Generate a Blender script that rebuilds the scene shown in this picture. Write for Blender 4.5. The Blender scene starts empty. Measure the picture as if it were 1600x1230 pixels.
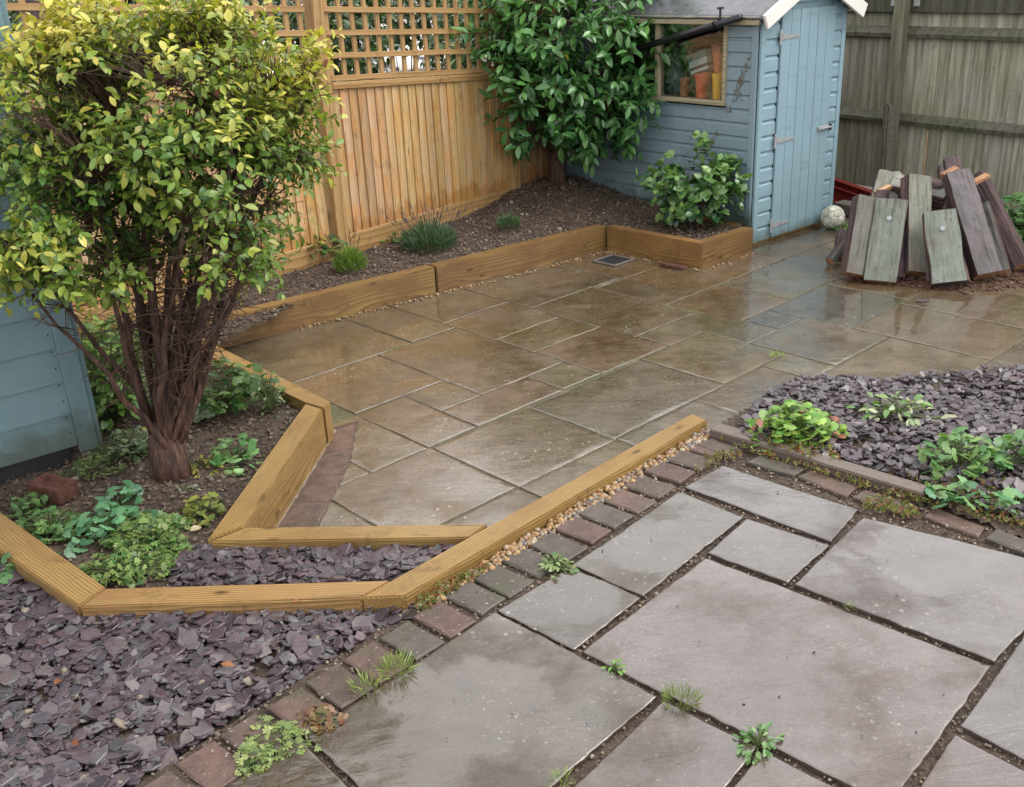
import bpy, bmesh, math, random
import numpy as np
from mathutils import Vector, Matrix, noise as mnoise
random.seed(7); RNG = np.random.default_rng(7)
SC = bpy.context.scene
COL = SC.collection
R = math.radians

# ------------------------------------------------------------------ camera
F_PX, PITCH, ROLL, CAM_H = 1609.4, R(22.81), R(-2.81), 2.0
_f = np.array([0, math.cos(PITCH), -math.sin(PITCH)])
_u0 = np.array([0, math.sin(PITCH), math.cos(PITCH)])
_r0 = np.array([1., 0, 0])
_r = math.cos(ROLL) * _r0 + math.sin(ROLL) * _u0
_u = -math.sin(ROLL) * _r0 + math.cos(ROLL) * _u0
EYE = np.array([0, 0, CAM_H])
cam = bpy.data.objects.new('camera', bpy.data.cameras.new('camera'))
cam.data.sensor_fit = 'HORIZONTAL'; cam.data.sensor_width = 36
cam.data.lens = F_PX / 1600 * 36
cam.data.clip_end = 500; cam.data.clip_start = 0.05
cam.matrix_world = Matrix(((_r[0], _u[0], -_f[0], 0), (_r[1], _u[1], -_f[1], 0), (_r[2], _u[2], -_f[2], CAM_H), (0, 0, 0, 1)))
COL.objects.link(cam); SC.camera = cam

# ------------------------------------------------------------------ sky, sun, exposure (rainy overcast day)
SUN_EL, SUN_AZ = R(52), R(92)          # azimuth measured from +Y towards +X
w = bpy.data.worlds.new('World'); SC.world = w; w.use_nodes = True
nt = w.node_tree; bg = nt.nodes['Background']
sky = nt.nodes.new('ShaderNodeTexSky'); sky.sky_type = 'NISHITA'; sky.sun_disc = False
sky.sun_elevation = SUN_EL; sky.sun_rotation = SUN_AZ
sky.air_density = 1.0; sky.dust_density = 6.0; sky.ozone_density = 1.0
mixs = nt.nodes.new('ShaderNodeMixRGB'); mixs.inputs[0].default_value = 0.92
mixs.inputs[2].default_value = (8.1, 8.0, 7.95, 1)
nt.links.new(sky.outputs[0], mixs.inputs[1]); nt.links.new(mixs.outputs[0], bg.inputs[0])
bg.inputs[1].default_value = 0.12
sun = bpy.data.objects.new('sun', bpy.data.lights.new('sun', 'SUN'))
sun.data.energy = 1.2; sun.data.angle = R(40); sun.data.color = (1, .97, .92)
sd = Vector((math.sin(SUN_AZ) * math.cos(SUN_EL), math.cos(SUN_AZ) * math.cos(SUN_EL), math.sin(SUN_EL)))
sun.rotation_euler = sd.to_track_quat('Z', 'Y').to_euler()
COL.objects.link(sun)
SC.view_settings.view_transform = 'Standard'; SC.view_settings.look = 'None'
SC.view_settings.exposure = 1.1; SC.view_settings.gamma = 1
SC.render.engine = 'CYCLES'; SC.cycles.use_denoising = True
SC.cycles.max_bounces = 8; SC.cycles.transparent_max_bounces = 16

# ------------------------------------------------------------------ survey helpers: a sight line met with a real plane
def ray(x, y): return (x - 800) * _r - (y - 615) * _u + F_PX * _f
def P(x, y, z=0.):
    d = ray(x, y); return EYE + (z - CAM_H) / d[2] * d
def PV(x, y, A, d):                     # on the vertical plane through A along d
    n = np.array([-d[1], d[0], 0]); q = ray(x, y); return EYE + (n @ (A - EYE)) / (n @ q) * q
def PR(x, y, rng):                      # at a horizontal distance rng from the camera
    q = ray(x, y); return EYE + rng / math.hypot(q[0], q[1]) * q
def hd(a): return np.array([math.sin(R(a)), math.cos(R(a)), 0.])

# ------------------------------------------------------------------ object helpers
def link(name, me, mats, parent=None, loc=(0, 0, 0), rot=None, col=None):
    if me is not None and mats is not None and not me.materials:
        for m in (mats if isinstance(mats, (list, tuple)) else [mats]): me.materials.append(m)
    o = bpy.data.objects.new(name, me)
    if parent is not None: o.parent = parent
    o.location = loc
    if rot is not None:
        if isinstance(rot, Matrix): o.rotation_euler = rot.to_euler()
        else: o.rotation_euler = rot
    if col is not None: o.color = (*col, 1)
    COL.objects.link(o); return o
def empty(name, loc=(0, 0, 0), rz=0.):
    o = bpy.data.objects.new(name, None); o.empty_display_size = .1
    o.location = loc; o.rotation_euler = (0, 0, rz); COL.objects.link(o); return o
def tag(o, label, cat, group=None):
    o['label'] = label; o['category'] = cat
    if group: o['group'] = group
    return o
def struct(o): o['kind'] = 'structure'; return o
def stuff(o): o['kind'] = 'stuff'; return o
def mesh(name, v, f, smooth=False):
    me = bpy.data.meshes.new(name); me.from_pydata([tuple(map(float, p)) for p in v], [], f)
    if smooth: me.polygons.foreach_set('use_smooth', [True] * len(me.polygons))
    me.update(); return me
def bm_mesh(name, bm, smooth=False):
    bmesh.ops.recalc_face_normals(bm, faces=bm.faces[:])
    me = bpy.data.meshes.new(name); bm.to_mesh(me); bm.free()
    if smooth: me.polygons.foreach_set('use_smooth', [True] * len(me.polygons))
    return me
def box(name, sx, sy, sz, bev=.003, seg=1, base='c'):
    bm = bmesh.new(); bmesh.ops.create_cube(bm, size=1)
    for v in bm.verts:
        v.co.x *= sx; v.co.y *= sy; v.co.z *= sz
        if base == 'z': v.co.z += sz / 2
        if base == 'x': v.co.x += sx / 2
    if bev: bmesh.ops.bevel(bm, geom=bm.edges[:], offset=bev, segments=seg, affect='EDGES', profile=.6)
    return bm_mesh(name, bm)
def prism(name, pts, z0, z1, bev=.004):
    """prism from plan points, own X axis along the longest edge -> (mesh, loc, rz)"""
    pts = [np.array(p[:2], float) for p in pts]; c = sum(pts) / len(pts)
    es = [pts[(i + 1) % len(pts)] - pts[i] for i in range(len(pts))]; e = max(es, key=lambda q: q @ q)
    a = math.atan2(e[1], e[0]); ca, sa = math.cos(-a), math.sin(-a)
    l = [((p - c)[0] * ca - (p - c)[1] * sa, (p - c)[0] * sa + (p - c)[1] * ca) for p in pts]
    bm = bmesh.new(); h = (z1 - z0) / 2
    b = [bm.verts.new((x, y, -h)) for x, y in l]; t = [bm.verts.new((x, y, h)) for x, y in l]
    bm.faces.new(b); bm.faces.new(t); n = len(l)
    for i in range(n): bm.faces.new((b[i], b[(i + 1) % n], t[(i + 1) % n], t[i]))
    if bev: bmesh.ops.bevel(bm, geom=bm.edges[:], offset=bev, segments=2, affect='EDGES')
    return bm_mesh(name, bm), (c[0], c[1], (z0 + z1) / 2), a
def tube_into(V, Fc, pts, rad, n=6):
    pts = [Vector(p) for p in pts]; i0 = len(V); up = Vector((.31, .2, .93))
    for i, p in enumerate(pts):
        d = (pts[min(i + 1, len(pts) - 1)] - pts[max(i - 1, 0)]);
        if d.length < 1e-6: d = Vector((0, 0, 1))
        d.normalize(); a = d.cross(up)
        if a.length < .05: a = d.cross(Vector((1, 0, 0)))
        a.normalize(); b = d.cross(a); r = rad[i] if isinstance(rad, (list, tuple)) else rad
        for k in range(n):
            t = 2 * math.pi * k / n; V.append(tuple(p + (a * math.cos(t) + b * math.sin(t)) * r))
    for i in range(len(pts) - 1):
        for k in range(n):
            Fc.append((i0 + i * n + k, i0 + i * n + (k + 1) % n, i0 + (i + 1) * n + (k + 1) % n, i0 + (i + 1) * n + k))
    Fc.append(tuple(i0 + k for k in range(n))[::-1]); Fc.append(tuple(i0 + (len(pts) - 1) * n + k for k in range(n)))
def tube(name, pts, rad, n=8, smooth=True):
    V, Fc = [], []; tube_into(V, Fc, pts, rad, n); return mesh(name, V, Fc, smooth)
def inside(p, poly):
    x, y = p[0], p[1]; c = False; j = len(poly) - 1
    for i in range(len(poly)):
        xi, yi = poly[i][:2]; xj, yj = poly[j][:2]
        if (yi > y) != (yj > y) and x < (xj - xi) * (y - yi) / (yj - yi) + xi: c = not c
        j = i
    return c

# ------------------------------------------------------------------ shader helpers
class MT:
    def __init__(s, name):
        s.m = bpy.data.materials.new(name); s.m.use_nodes = True; s.t = s.m.node_tree
        s.b = s.t.nodes['Principled BSDF']; s.o = s.t.nodes['Material Output']
    def n(s, typ, _p=None, **k):
        nd = s.t.nodes.new('ShaderNode' + typ)
        for a, v in (_p or {}).items(): setattr(nd, a, v)
        for a, v in k.items():
            key = int(a[1:]) if a[0] == 'i' and a[1:].isdigit() else a
            if isinstance(key, str): key = key.replace('_', ' ')
            s.set(nd.inputs[key], v)
        return nd
    def set(s, sock, v):
        if hasattr(v, 'links'): s.t.links.new(v, sock)
        elif hasattr(v, 'outputs'): s.t.links.new(v.outputs[0], sock)
        else:
            if isinstance(v, tuple) and len(v) == 3 and sock.type == 'RGBA': v = (*v, 1)
            sock.default_value = v
    def math(s, op, a, b=0.): return s.n('Math', {'operation': op}, i0=a, i1=b).outputs[0]
    def obj(s): return s.n('TexCoord').outputs['Object']
    def world(s): return s.n('NewGeometry').outputs['Position']
    def scale(s, v, sc): return s.n('Mapping', i0=v, Scale=sc).outputs[0]
    def noise(s, v, sc, det=6., rough=.6, dist=0.):
        return s.n('TexNoise', Vector=v, Scale=sc, Detail=det, Roughness=rough, Distortion=dist).outputs['Fac']
    def ramp(s, f, stops):
        nd = s.n('ValToRGB', i0=f); e = nd.color_ramp.elements
        while len(e) > 1: e.remove(e[-1])
        for i, (p, c) in enumerate(stops):
            if not isinstance(c, tuple): c = (c, c, c)
            q = e[0] if i == 0 else e.new(p)
            q.position = p; q.color = (*c, 1)
        return nd.outputs[0]
    def mix(s, f, a, b, mode='MIX'):
        return s.n('MixRGB', {'blend_type': mode}, i0=f, i1=a, i2=b).outputs[0]
    def bump(s, h, st=.3, d=.01, nrm=None):
        nd = s.n('Bump', Strength=st, Distance=d, Height=h)
        if nrm is not None: s.set(nd.inputs['Normal'], nrm)
        return nd.outputs[0]
    def fin(s, col, rough, nrm=None, spec=.5, coat=0.):
        s.set(s.b.inputs['Base Color'], col); s.set(s.b.inputs['Roughness'], rough)
        s.set(s.b.inputs['Specular IOR Level'], spec)
        if nrm is not None: s.set(s.b.inputs['Normal'], nrm)
        if coat: s.set(s.b.inputs['Coat Weight'], coat); s.set(s.b.inputs['Coat Roughness'], .08)
        return s.m
    def offs(s, v, k=37.):          # shift by a random amount for each object
        r = s.n('ObjectInfo').outputs['Random']
        c = s.n('CombineXYZ', X=s.math('MULTIPLY', r, k), Y=s.math('MULTIPLY', r, k * .71), Z=s.math('MULTIPLY', r, k * .37))
        return s.n('VectorMath', {'operation': 'ADD'}, i0=v, i1=c).outputs[0]

def cmix3(a, b, t): return tuple(a[i] + (b[i] - a[i]) * t for i in range(3))
def wood(name, light, mid, dark, ring=70., rough=(.35, .6), grain=.25, knots=True, stain=None, wetcol=None, bumpd=.004, axis=0, tint=False, pith=(.23, -.09), wetfoot=False):
    """sawn softwood: growth rings about an off-centre pith, knots, fine grain, own X (or Z) axis is the length"""
    m = MT(name); v = m.offs(m.obj(), 11.) if False else m.obj()
    r = m.n('ObjectInfo').outputs['Random']
    sp = m.n('SeparateXYZ', i0=v); L = sp.outputs[0 if axis == 0 else 2]; Y = sp.outputs[1]; Z = sp.outputs[2 if axis == 0 else 0]
    L = m.math('ADD', L, m.math('MULTIPLY', r, 53.))
    lo = m.n('CombineXYZ', X=m.math('MULTIPLY', L, 1.3), Y=m.math('MULTIPLY', Y, 3.), Z=m.math('MULTIPLY', Z, 3.)).outputs[0]
    wob = m.noise(lo, 1.0, 3., .5)
    kv = m.n('CombineXYZ', X=m.math('MULTIPLY', L, 4.2), Y=m.math('MULTIPLY', Y, 10.), Z=m.math('MULTIPLY', Z, 10.)).outputs[0]
    vor = m.n('TexVoronoi', Vector=kv, Scale=1.).outputs['Distance']
    kn = m.ramp(vor, [(0., 1.), (.07, .7), (.15, 0.)])
    kw = m.ramp(vor, [(0., 1.), (.5, 0.)])
    yy = m.math('ADD', Y, m.math('MULTIPLY', m.math('SUBTRACT', wob, .5), .05)); yy = m.math('SUBTRACT', yy, pith[0])
    zz = m.math('ADD', m.math('SUBTRACT', Z, pith[1]), m.math('MULTIPLY', m.math('SUBTRACT', wob, .5), .035))
    if knots: zz = m.math('ADD', zz, m.math('MULTIPLY', kw, .012))
    rad = m.math('SQRT', m.math('ADD', m.math('MULTIPLY', yy, yy), m.math('MULTIPLY', zz, zz)))
    ph = m.math('FRACT', m.math('MULTIPLY', rad, ring))
    fine = m.noise(m.n('CombineXYZ', X=m.math('MULTIPLY', L, 6.), Y=m.math('MULTIPLY', Y, 160.), Z=m.math('MULTIPLY', Z, 160.)).outputs[0], 1., 3., .6)
    col = m.ramp(ph, [(0., light), (.6, mid), (.9, cmix3(mid, dark, .75)), (1., light)])
    col = m.mix(m.math('MULTIPLY', fine, grain), col, dark)
    pat = m.noise(m.n('CombineXYZ', X=m.math('MULTIPLY', L, 3.), Y=m.math('MULTIPLY', Y, 7.), Z=m.math('MULTIPLY', Z, 7.)).outputs[0], 1., 5., .6)
    crk = m.noise(m.n('CombineXYZ', X=m.math('MULTIPLY', L, 1.8), Y=m.math('MULTIPLY', Y, 75.), Z=m.math('MULTIPLY', Z, 75.)).outputs[0], 1., 2., .5)
    col = m.mix(m.ramp(crk, [(.27, .85), (.31, 0.)]), col, tuple(c * .3 for c in dark))
    if stain: col = m.mix(m.ramp(pat, [(.45, 0.), (.62, .75)]), col, stain)
    dirt = m.noise(m.world(), 9., 6., .72); col = m.mix(m.ramp(dirt, [(.56, 0.), (.7, .55)]), col, tuple(c * .55 for c in dark))
    if knots: col = m.mix(m.math('MULTIPLY', kn, .85), col, tuple(c * .32 for c in dark))
    if wetfoot:      # rain-soaked orange tide mark at the foot of the boards
        oz = m.n('SeparateXYZ', i0=m.world()).outputs[2]; ed = m.noise(m.scale(m.world(), (14., 14., 2.)), 1., 4., .6)
        f_ = m.math('ADD', m.n('MapRange', i0=oz, i1=.24, i2=.55, i3=1., i4=0.).outputs[0], m.math('MULTIPLY', m.math('SUBTRACT', ed, .5), 1.5))
        col = m.mix(m.ramp(f_, [(.5, 0.), (.62, .6)]), col, (.30, .13, .027))
    if tint: col = m.mix(1., col, m.n('ObjectInfo').outputs['Color'], 'MULTIPLY')
    h = m.math('ADD', m.math('MULTIPLY', ph, .5), fine)
    rg = m.n('MapRange', i0=pat, i1=.3, i2=.7, i3=rough[0], i4=rough[1]).outputs[0]
    return m.fin(col, rg, m.bump(h, .35, bumpd), .4)

def speckle(m, v, sc, thr, wid=.02):
    return m.ramp(m.noise(v, sc, 2., .5), [(thr, 0.), (thr + wid, 1.)])

PUDDLES = [((640, 1080), .17, .12), ((1180, 840), .17, .14), ((1400, 480), 0., .55), ((1520, 505), 0., .3), ((1290, 455), 0., .3), ((1490, 850), .17, .34), ((1620, 900), .17, .3), ((1040, 850), .17, .22), ((900, 930), .17, .16), ((760, 1090), .17, .2), ((1000, 440), 0., .4)]
def m_slab(name, specks, wet, bumpd, riven=1., film=(.5, 1., .16, 1.6), speckc=(.42, .38, .28), gritdark=(.05, .045, .035)):
    m = MT(name); v = m.world(); c = m.n('ObjectInfo').outputs['Color']
    vo = m.offs(v, 9.)
    big = m.noise(vo, 2.2, 5., .6); mid = m.noise(vo, 9., 6., .65); fine = m.noise(vo, 75., 4., .7)
    col = m.mix(m.ramp(big, [(.35, 0.), (.65, 1.)]), m.mix(.6, c, (.62, .57, .5), 'MULTIPLY'), c)
    col = m.mix(m.ramp(mid, [(.38, .75), (.6, 0.)]), col, m.mix(1., col, (.62, .56, .46), 'MULTIPLY'))
    col = m.mix(m.ramp(fine, [(.35, .55), (.6, 0.)]), col, m.mix(1., col, (.45, .42, .38), 'MULTIPLY'))
    gr = m.math('MULTIPLY', m.math('MAXIMUM', speckle(m, vo, 95., .67), speckle(m, vo, 48., .72)), m.ramp(m.noise(v, 2.3, 4.), [(.45, .05), (.66, specks)]))
    col = m.mix(gr, col, speckc)
    dk = speckle(m, vo, 38., .73); col = m.mix(m.math('MULTIPLY', dk, .6), col, gritdark)
    st_ = m.ramp(m.noise(m.scale(vo, (1., 2.2, 1.)), 3.1, 6., .7, .8), [(.52, 0.), (.7, .6)]); col = m.mix(st_, col, m.mix(1., col, (.66, .5, .36), 'MULTIPLY'))
    col = m.mix(m.ramp(m.noise(vo, 5., 7., .72), [(.6, 0.), (.72, .5)]), col, m.mix(1., col, (1.5, 1.45, 1.4), 'MULTIPLY'))
    lv = m.n('TexVoronoi', Vector=vo, Scale=26.).outputs['Distance']; lic = m.math('MULTIPLY', m.ramp(m.math('ADD', lv, m.math('MULTIPLY', m.math('SUBTRACT', fine, .5), .3)), [(.12, 1.), (.2, 0.)]), m.ramp(m.noise(v, 1.9, 4., .6), [(.56, 0.), (.68, specks * 1.1)]))
    col = m.mix(lic, col, speckc)
    # water film: smooth patches
    wt = m.ramp(m.noise(v, 2.6, 5., .6), [(.36, 1.), (.62, 0.)])
    pud = None
    for (px_, py_), zz0, rad_ in PUDDLES:      # standing water
        c_ = P(px_, py_, zz0); dv_ = m.n('VectorMath', {'operation': 'SUBTRACT'}, i0=v, i1=(float(c_[0]), float(c_[1]), float(c_[2])))
        ln_ = m.n('VectorMath', {'operation': 'LENGTH'}, i0=dv_.outputs[0]).outputs['Value']
        f_ = m.ramp(m.math('ADD', m.math('DIVIDE', ln_, rad_), m.math('MULTIPLY', m.math('SUBTRACT', m.noise(v, 4.5, 4., .55), .5), 1.6)), [(.72, 1.), (1.0, 0.)])
        pud = f_ if pud is None else m.math('MAXIMUM', pud, f_)
    wt = m.math('MAXIMUM', wt, pud)
    rg = m.n('MapRange', i0=wt, i1=0., i2=1., i3=wet[1], i4=wet[0]).outputs[0]
    rg = m.math('ADD', rg, m.math('MULTIPLY', m.math('SUBTRACT', fine, .5), .22))
    lay = m.noise(m.scale(m.offs(v, 5.), (1.6, 4.5, 1.)), 2.4, 6., .62, 1.2)
    hb = m.math('ADD', m.math('MULTIPLY', m.ramp(lay, [(.3, 0.), (.42, .3), (.46, .32), (.52, .62), (.6, .66), (.66, 1.)]), riven), m.math('MULTIPLY', mid, .35))
    hb = m.math('MULTIPLY', hb, m.math('SUBTRACT', 1., m.math('MULTIPLY', pud, .85)))
    n1 = m.bump(hb, .5, bumpd)
    n2 = m.bump(m.math('ADD', fine, m.noise(vo, 210., 2., .6)), .5, bumpd * .3, n1)
    m.fin(col, rg, n2, .6)
    filmn = m.bump(m.math('ADD', m.math('MULTIPLY', hb, .5), m.math('MULTIPLY', m.noise(v, 26., 3., .5), .25)), .22, bumpd)
    m.set(m.b.inputs['Coat Weight'], m.n('MapRange', i0=wt, i1=0., i2=.55, i3=film[0], i4=film[1]).outputs[0]); m.set(m.b.inputs['Coat Roughness'], m.n('MapRange', i0=wt, i1=0., i2=1., i3=film[2], i4=.02).outputs[0])
    m.set(m.b.inputs['Coat IOR'], film[3]); m.set(m.b.inputs['Coat Normal'], filmn); return m.m

def m_simple(name, col, rough=.6, var=.25, sc=12., bump=.3, bd=.005, spec=.4, tint=False, coat=0.):
    m = MT(name); v = m.offs(m.obj(), 7.)
    n1 = m.noise(v, sc, 6., .65)
    c = m.n('ObjectInfo').outputs['Color'] if tint else m.n('RGB').outputs[0]
    if not tint: c.node.outputs[0].default_value = (*col, 1)
    cc = m.mix(m.ramp(n1, [(.3, 1.), (.7, 0.)]), c, m.mix(1., c, (1 - var, 1 - var, 1 - var), 'MULTIPLY'))
    return m.fin(cc, rough, m.bump(n1, bump, bd), spec, coat)

def m_leaf(name, rough=.35, transl=.28, spec=.5):
    m = MT(name); a = m.n('Attribute', {'attribute_name': 'col'}).outputs['Color']
    v = m.noise(m.world(), 60., 3., .6)
    c = m.mix(m.ramp(v, [(.35, .45), (.65, 0.)]), a, m.mix(1., a, (.6, .66, .55), 'MULTIPLY'))
    m.fin(c, rough, m.bump(v, .2, .003), spec)
    tr = m.n('BsdfTranslucent', Color=m.mix(1., c, (1.1, 1.25, .5), 'MULTIPLY'))
    mx = m.n('MixShader', i0=transl); m.set(mx.inputs[1], m.b); m.set(mx.inputs[2], tr); m.set(m.o.inputs[0], mx)
    return m.m

def m_soil():
    m = MT('soil'); v = m.world()
    a = m.noise(v, 6., 8., .7); b = m.noise(v, 60., 5., .7); c = m.noise(m.scale(v, (1, .4, 1)), 130., 3., .7)
    col = m.ramp(a, [(.3, (.045, .031, .023)), (.5, (.1, .07, .051)), (.7, (.16, .118, .088))])
    col = m.mix(m.ramp(b, [(.35, .8), (.6, 0.)]), col, (.018, .012, .01))
    col = m.mix(speckle(m, v, 95., .68), col, (.22, .17, .13))
    h = m.math('ADD', b, m.math('MULTIPLY', c, .6))
    return m.fin(col, .7, m.bump(h, .9, .02), .35)

def m_mortar():
    m = MT('mortar'); v = m.world(); a = m.noise(v, 5., 6., .65); b = m.noise(v, 70., 5., .7)
    col = m.ramp(a, [(.35, (.07, .055, .036)), (.55, (.12, .1, .07)), (.72, (.24, .21, .155))])
    g = m.ramp(m.noise(v, 2.1, 4.), [(.5, 0.), (.64, .75)])
    col = m.mix(g, col, (.085, .095, .03)); col = m.mix(m.ramp(b, [(.35, .7), (.6, 0.)]), col, (.04, .033, .024))
    return m.fin(col, .6, m.bump(b, .8, .008), .4)

def m_slate():
    m = MT('slate'); r = m.n('ObjectInfo').outputs['Random']; isl = m.n('NewGeometry').outputs['Random Per Island']
    rr = m.math('FRACT', m.math('ADD', m.math('MULTIPLY', r, 7.13), isl))
    c = m.ramp(rr, [(0., (.03, .025, .031)), (.25, (.082, .055, .067)), (.45, (.058, .05, .062)), (.62, (.1, .069, .078)), (.78, (.064, .065, .07)), (.92, (.135, .117, .122)), (1., (.085, .053, .054))])
    n1 = m.noise(m.world(), 45., 6., .7); c = m.mix(m.ramp(n1, [(.35, .6), (.65, 0.)]), c, m.mix(1., c, (.6, .55, .55), 'MULTIPLY'))
    rg = m.n('MapRange', i0=n1, i1=.3, i2=.7, i3=.1, i4=.42).outputs[0]
    return m.fin(c, rg, m.bump(n1, .5, .005), .65)

def m_pebble():
    m = MT('pebble'); r = m.n('ObjectInfo').outputs['Random']; isl = m.n('NewGeometry').outputs['Random Per Island']
    rr = m.math('FRACT', m.math('ADD', m.math('MULTIPLY', r, 5.7), isl))
    c = m.ramp(rr, [(0., (.25, .13, .045)), (.22, (.33, .22, .1)), (.4, (.17, .08, .04)), (.55, (.38, .31, .2)), (.7, (.1, .095, .1)), (.85, (.3, .17, .06)), (1., (.16, .12, .09))])
    n1 = m.noise(m.world(), 60., 4., .6)
    c = m.mix(m.ramp(n1, [(.35, .45), (.6, 0.)]), c, m.mix(1., c, (.6, .55, .5), 'MULTIPLY'))
    return m.fin(c, .25, m.bump(n1, .15, .003), .5)

def m_brick():
    m = MT('paver_brick'); v = m.offs(m.obj(), 9.); c = m.n('ObjectInfo').outputs['Color']
    a = m.noise(v, 14., 6., .7); b = m.noise(v, 90., 4., .7)
    col = m.mix(m.ramp(a, [(.35, .9), (.62, 0.)]), c, m.mix(1., c, (.5, .52, .5), 'MULTIPLY'))
    col = m.mix(speckle(m, v, 80., .7), col, (.3, .25, .2))
    col = m.mix(m.ramp(m.noise(m.world(), 7., 5.), [(.54, 0.), (.68, .7)]), col, (.06, .06, .032))
    rg = m.n('MapRange', i0=a, i1=.3, i2=.7, i3=.32, i4=.6).outputs[0]
    return m.fin(col, rg, m.bump(m.math('ADD', a, b), .55, .006), .45)

def m_paint(name, base, algae=None, algz=(.1, .45), weath=.25):
    m = MT(name); v = m.world(); o = m.offs(m.obj(), 6.)
    gr = m.noise(m.scale(o, (3, 40, 40)), 1., 5., .6); a = m.noise(v, 5., 5., .6)
    c = m.mix(m.ramp(a, [(.3, weath), (.65, 0.)]), base, tuple(x * .72 for x in base))
    c = m.mix(m.ramp(m.noise(v, 42., 3., .6), [(.66, 0.), (.74, .35)]), c, tuple(x * .5 for x in base))
    c = m.mix(m.ramp(m.noise(m.scale(v, (9., 9., .9)), 1., 5., .6), [(.55, 0.), (.75, .4)]), c, tuple(x * 1.25 for x in base))
    c = m.mix(m.ramp(gr, [(.28, .5), (.42, 0.)]), c, tuple(x * .6 for x in base))
    if algae:
        z = m.n('SeparateXYZ', i0=v).outputs[2]
        f = m.math('ADD', m.n('MapRange', i0=z, i1=algz[0], i2=algz[1], i3=1., i4=0.).outputs[0], m.math('MULTIPLY', m.math('SUBTRACT', m.noise(v, 6., 6., .7), .5), 1.1))
        c = m.mix(m.ramp(f, [(.35, 0.), (.75, .85)]), c, algae)
    return m.fin(c, .45, m.bump(gr, .35, .003), .45)

def m_oldfence():
    m = MT('old_fence_wood'); v = m.world(); o = m.offs(m.obj(), 21.); c = m.n('ObjectInfo').outputs['Color']
    st = m.noise(m.scale(o, (30, 30, 1.6)), 1., 6., .65); a = m.noise(v, 3.2, 5., .6)
    col = m.mix(m.ramp(a, [(.35, 0.), (.62, .8)]), c, m.mix(1., c, (.82, .92, .7), 'MULTIPLY'))
    col = m.mix(m.ramp(st, [(.36, .85), (.6, 0.)]), col, m.mix(1., col, (.38, .36, .33), 'MULTIPLY'))
    col = m.mix(m.ramp(m.noise(v, 8., 6., .7), [(.6, 0.), (.7, .4)]), col, (.06, .085, .03))
    return m.fin(col, .6, m.bump(st, .5, .006), .35)

def m_log(name, kind, ax=(4, 46, 46), stops=None):
    m = MT(name); o = m.offs(m.obj(), 13.); v = m.world()
    st = m.noise(m.scale(o, ax), 1., 7., .68); a = m.noise(o, 7., 6., .65)
    if kind == 'face':
        c = m.n('ObjectInfo').outputs['Color']
        col = m.mix(m.ramp(a, [(.38, .8), (.62, 0.)]), c, m.mix(1., c, (.62, .72, .62), 'MULTIPLY'))
        col = m.mix(m.ramp(st, [(.33, .85), (.52, 0.)]), col, m.mix(1., col, (.35, .3, .27), 'MULTIPLY'))
        col = m.mix(m.ramp(m.noise(o, 4., 5., .6), [(.5, 0.), (.68, .5)]), col, (.09, .055, .04))
        col = m.mix(m.ramp(m.noise(m.scale(o, (1, 2, 1)), 34., 4., .7), [(.6, 0.), (.66, .85)]), col, (.035, .033, .033))
        return m.fin(col, .5, m.bump(st, .6, .008), .4)
    if kind == 'bark':
        col = m.ramp(st, stops or [(.3, (.015, .01, .012)), (.5, (.07, .042, .045)), (.62, (.13, .075, .07)), (.72, (.3, .13, .07))])
        return m.fin(col, .5, m.bump(st, .9, .02), .4)
    col = m.ramp(st, [(.3, (.1, .035, .015)), (.5, (.3, .15, .07)), (.7, (.52, .34, .2))])
    return m.fin(col, .6, m.bump(st, .7, .01), .3)

M = {}
M['sleeper'] = wood('treated_sleeper_wood', (.42, .28, .112), (.3, .19, .07), (.11, .062, .024), 115., (.28, .52), .55, True, (.2, .115, .042), bumpd=.006, tint=True)
M['sleeper2'] = wood('green_treated_sleeper_wood', (.3, .19, .07), (.22, .135, .047), (.095, .052, .02), 110., (.3, .52), .55, True, (.14, .075, .03), bumpd=.006, tint=True)
M['oldsleeper'] = wood('grey_weathered_sleeper_wood', (.17, .135, .115), (.13, .1, .085), (.07, .055, .048), 60., (.25, .45), .5, False)
M['fence'] = wood('new_fence_board_wood', (.52, .395, .24), (.45, .33, .185), (.3, .19, .085), 90., (.4, .65), .3, True, (.46, .25, .08), axis=2, tint=True, bumpd=.002, wetfoot=True)
M['trellis'] = wood('trellis_wood', (.42, .265, .115), (.34, .205, .08), (.2, .1, .036), 60., (.4, .6), .3, False, None, axis=0, bumpd=.002)
M['trellisv'] = wood('trellis_upright_wood', (.4, .26, .115), (.33, .2, .08), (.2, .1, .036), 60., (.4, .6), .3, False, None, axis=2, bumpd=.002)
M['frame'] = wood('window_frame_wood', (.37, .33, .23), (.3, .26, .17), (.17, .14, .09), 60., (.4, .6), .3, False, None, axis=0, bumpd=.002)
M['slab_far'] = m_slab('brown_sandstone', .9, (.07, .45), .006, .6, (.3, 1., .2, 1.6))
M['slab_near'] = m_slab('grey_sandstone', .5, (.08, .5), .008, .9, (.35, 1., .28, 1.75), (.32, .29, .27), (.02, .018, .018))
M['mortar'] = m_mortar(); M['soil'] = m_soil(); M['slate'] = m_slate(); M['pebble'] = m_pebble(); M['brick'] = m_brick()
M['leaf'] = m_leaf('leaf'); M['gloss'] = m_leaf('glossy_leaf', .22, .18, .55)
M['bark'] = m_log('shrub_bark', 'bark', (55, 55, 9), [(.3, (.016, .01, .008)), (.5, (.07, .037, .028)), (.62, (.14, .072, .052)), (.74, (.27, .12, .075))])
M['twig'] = m_simple('twig', (.09, .05, .035), .6, .5, 40.)
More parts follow.
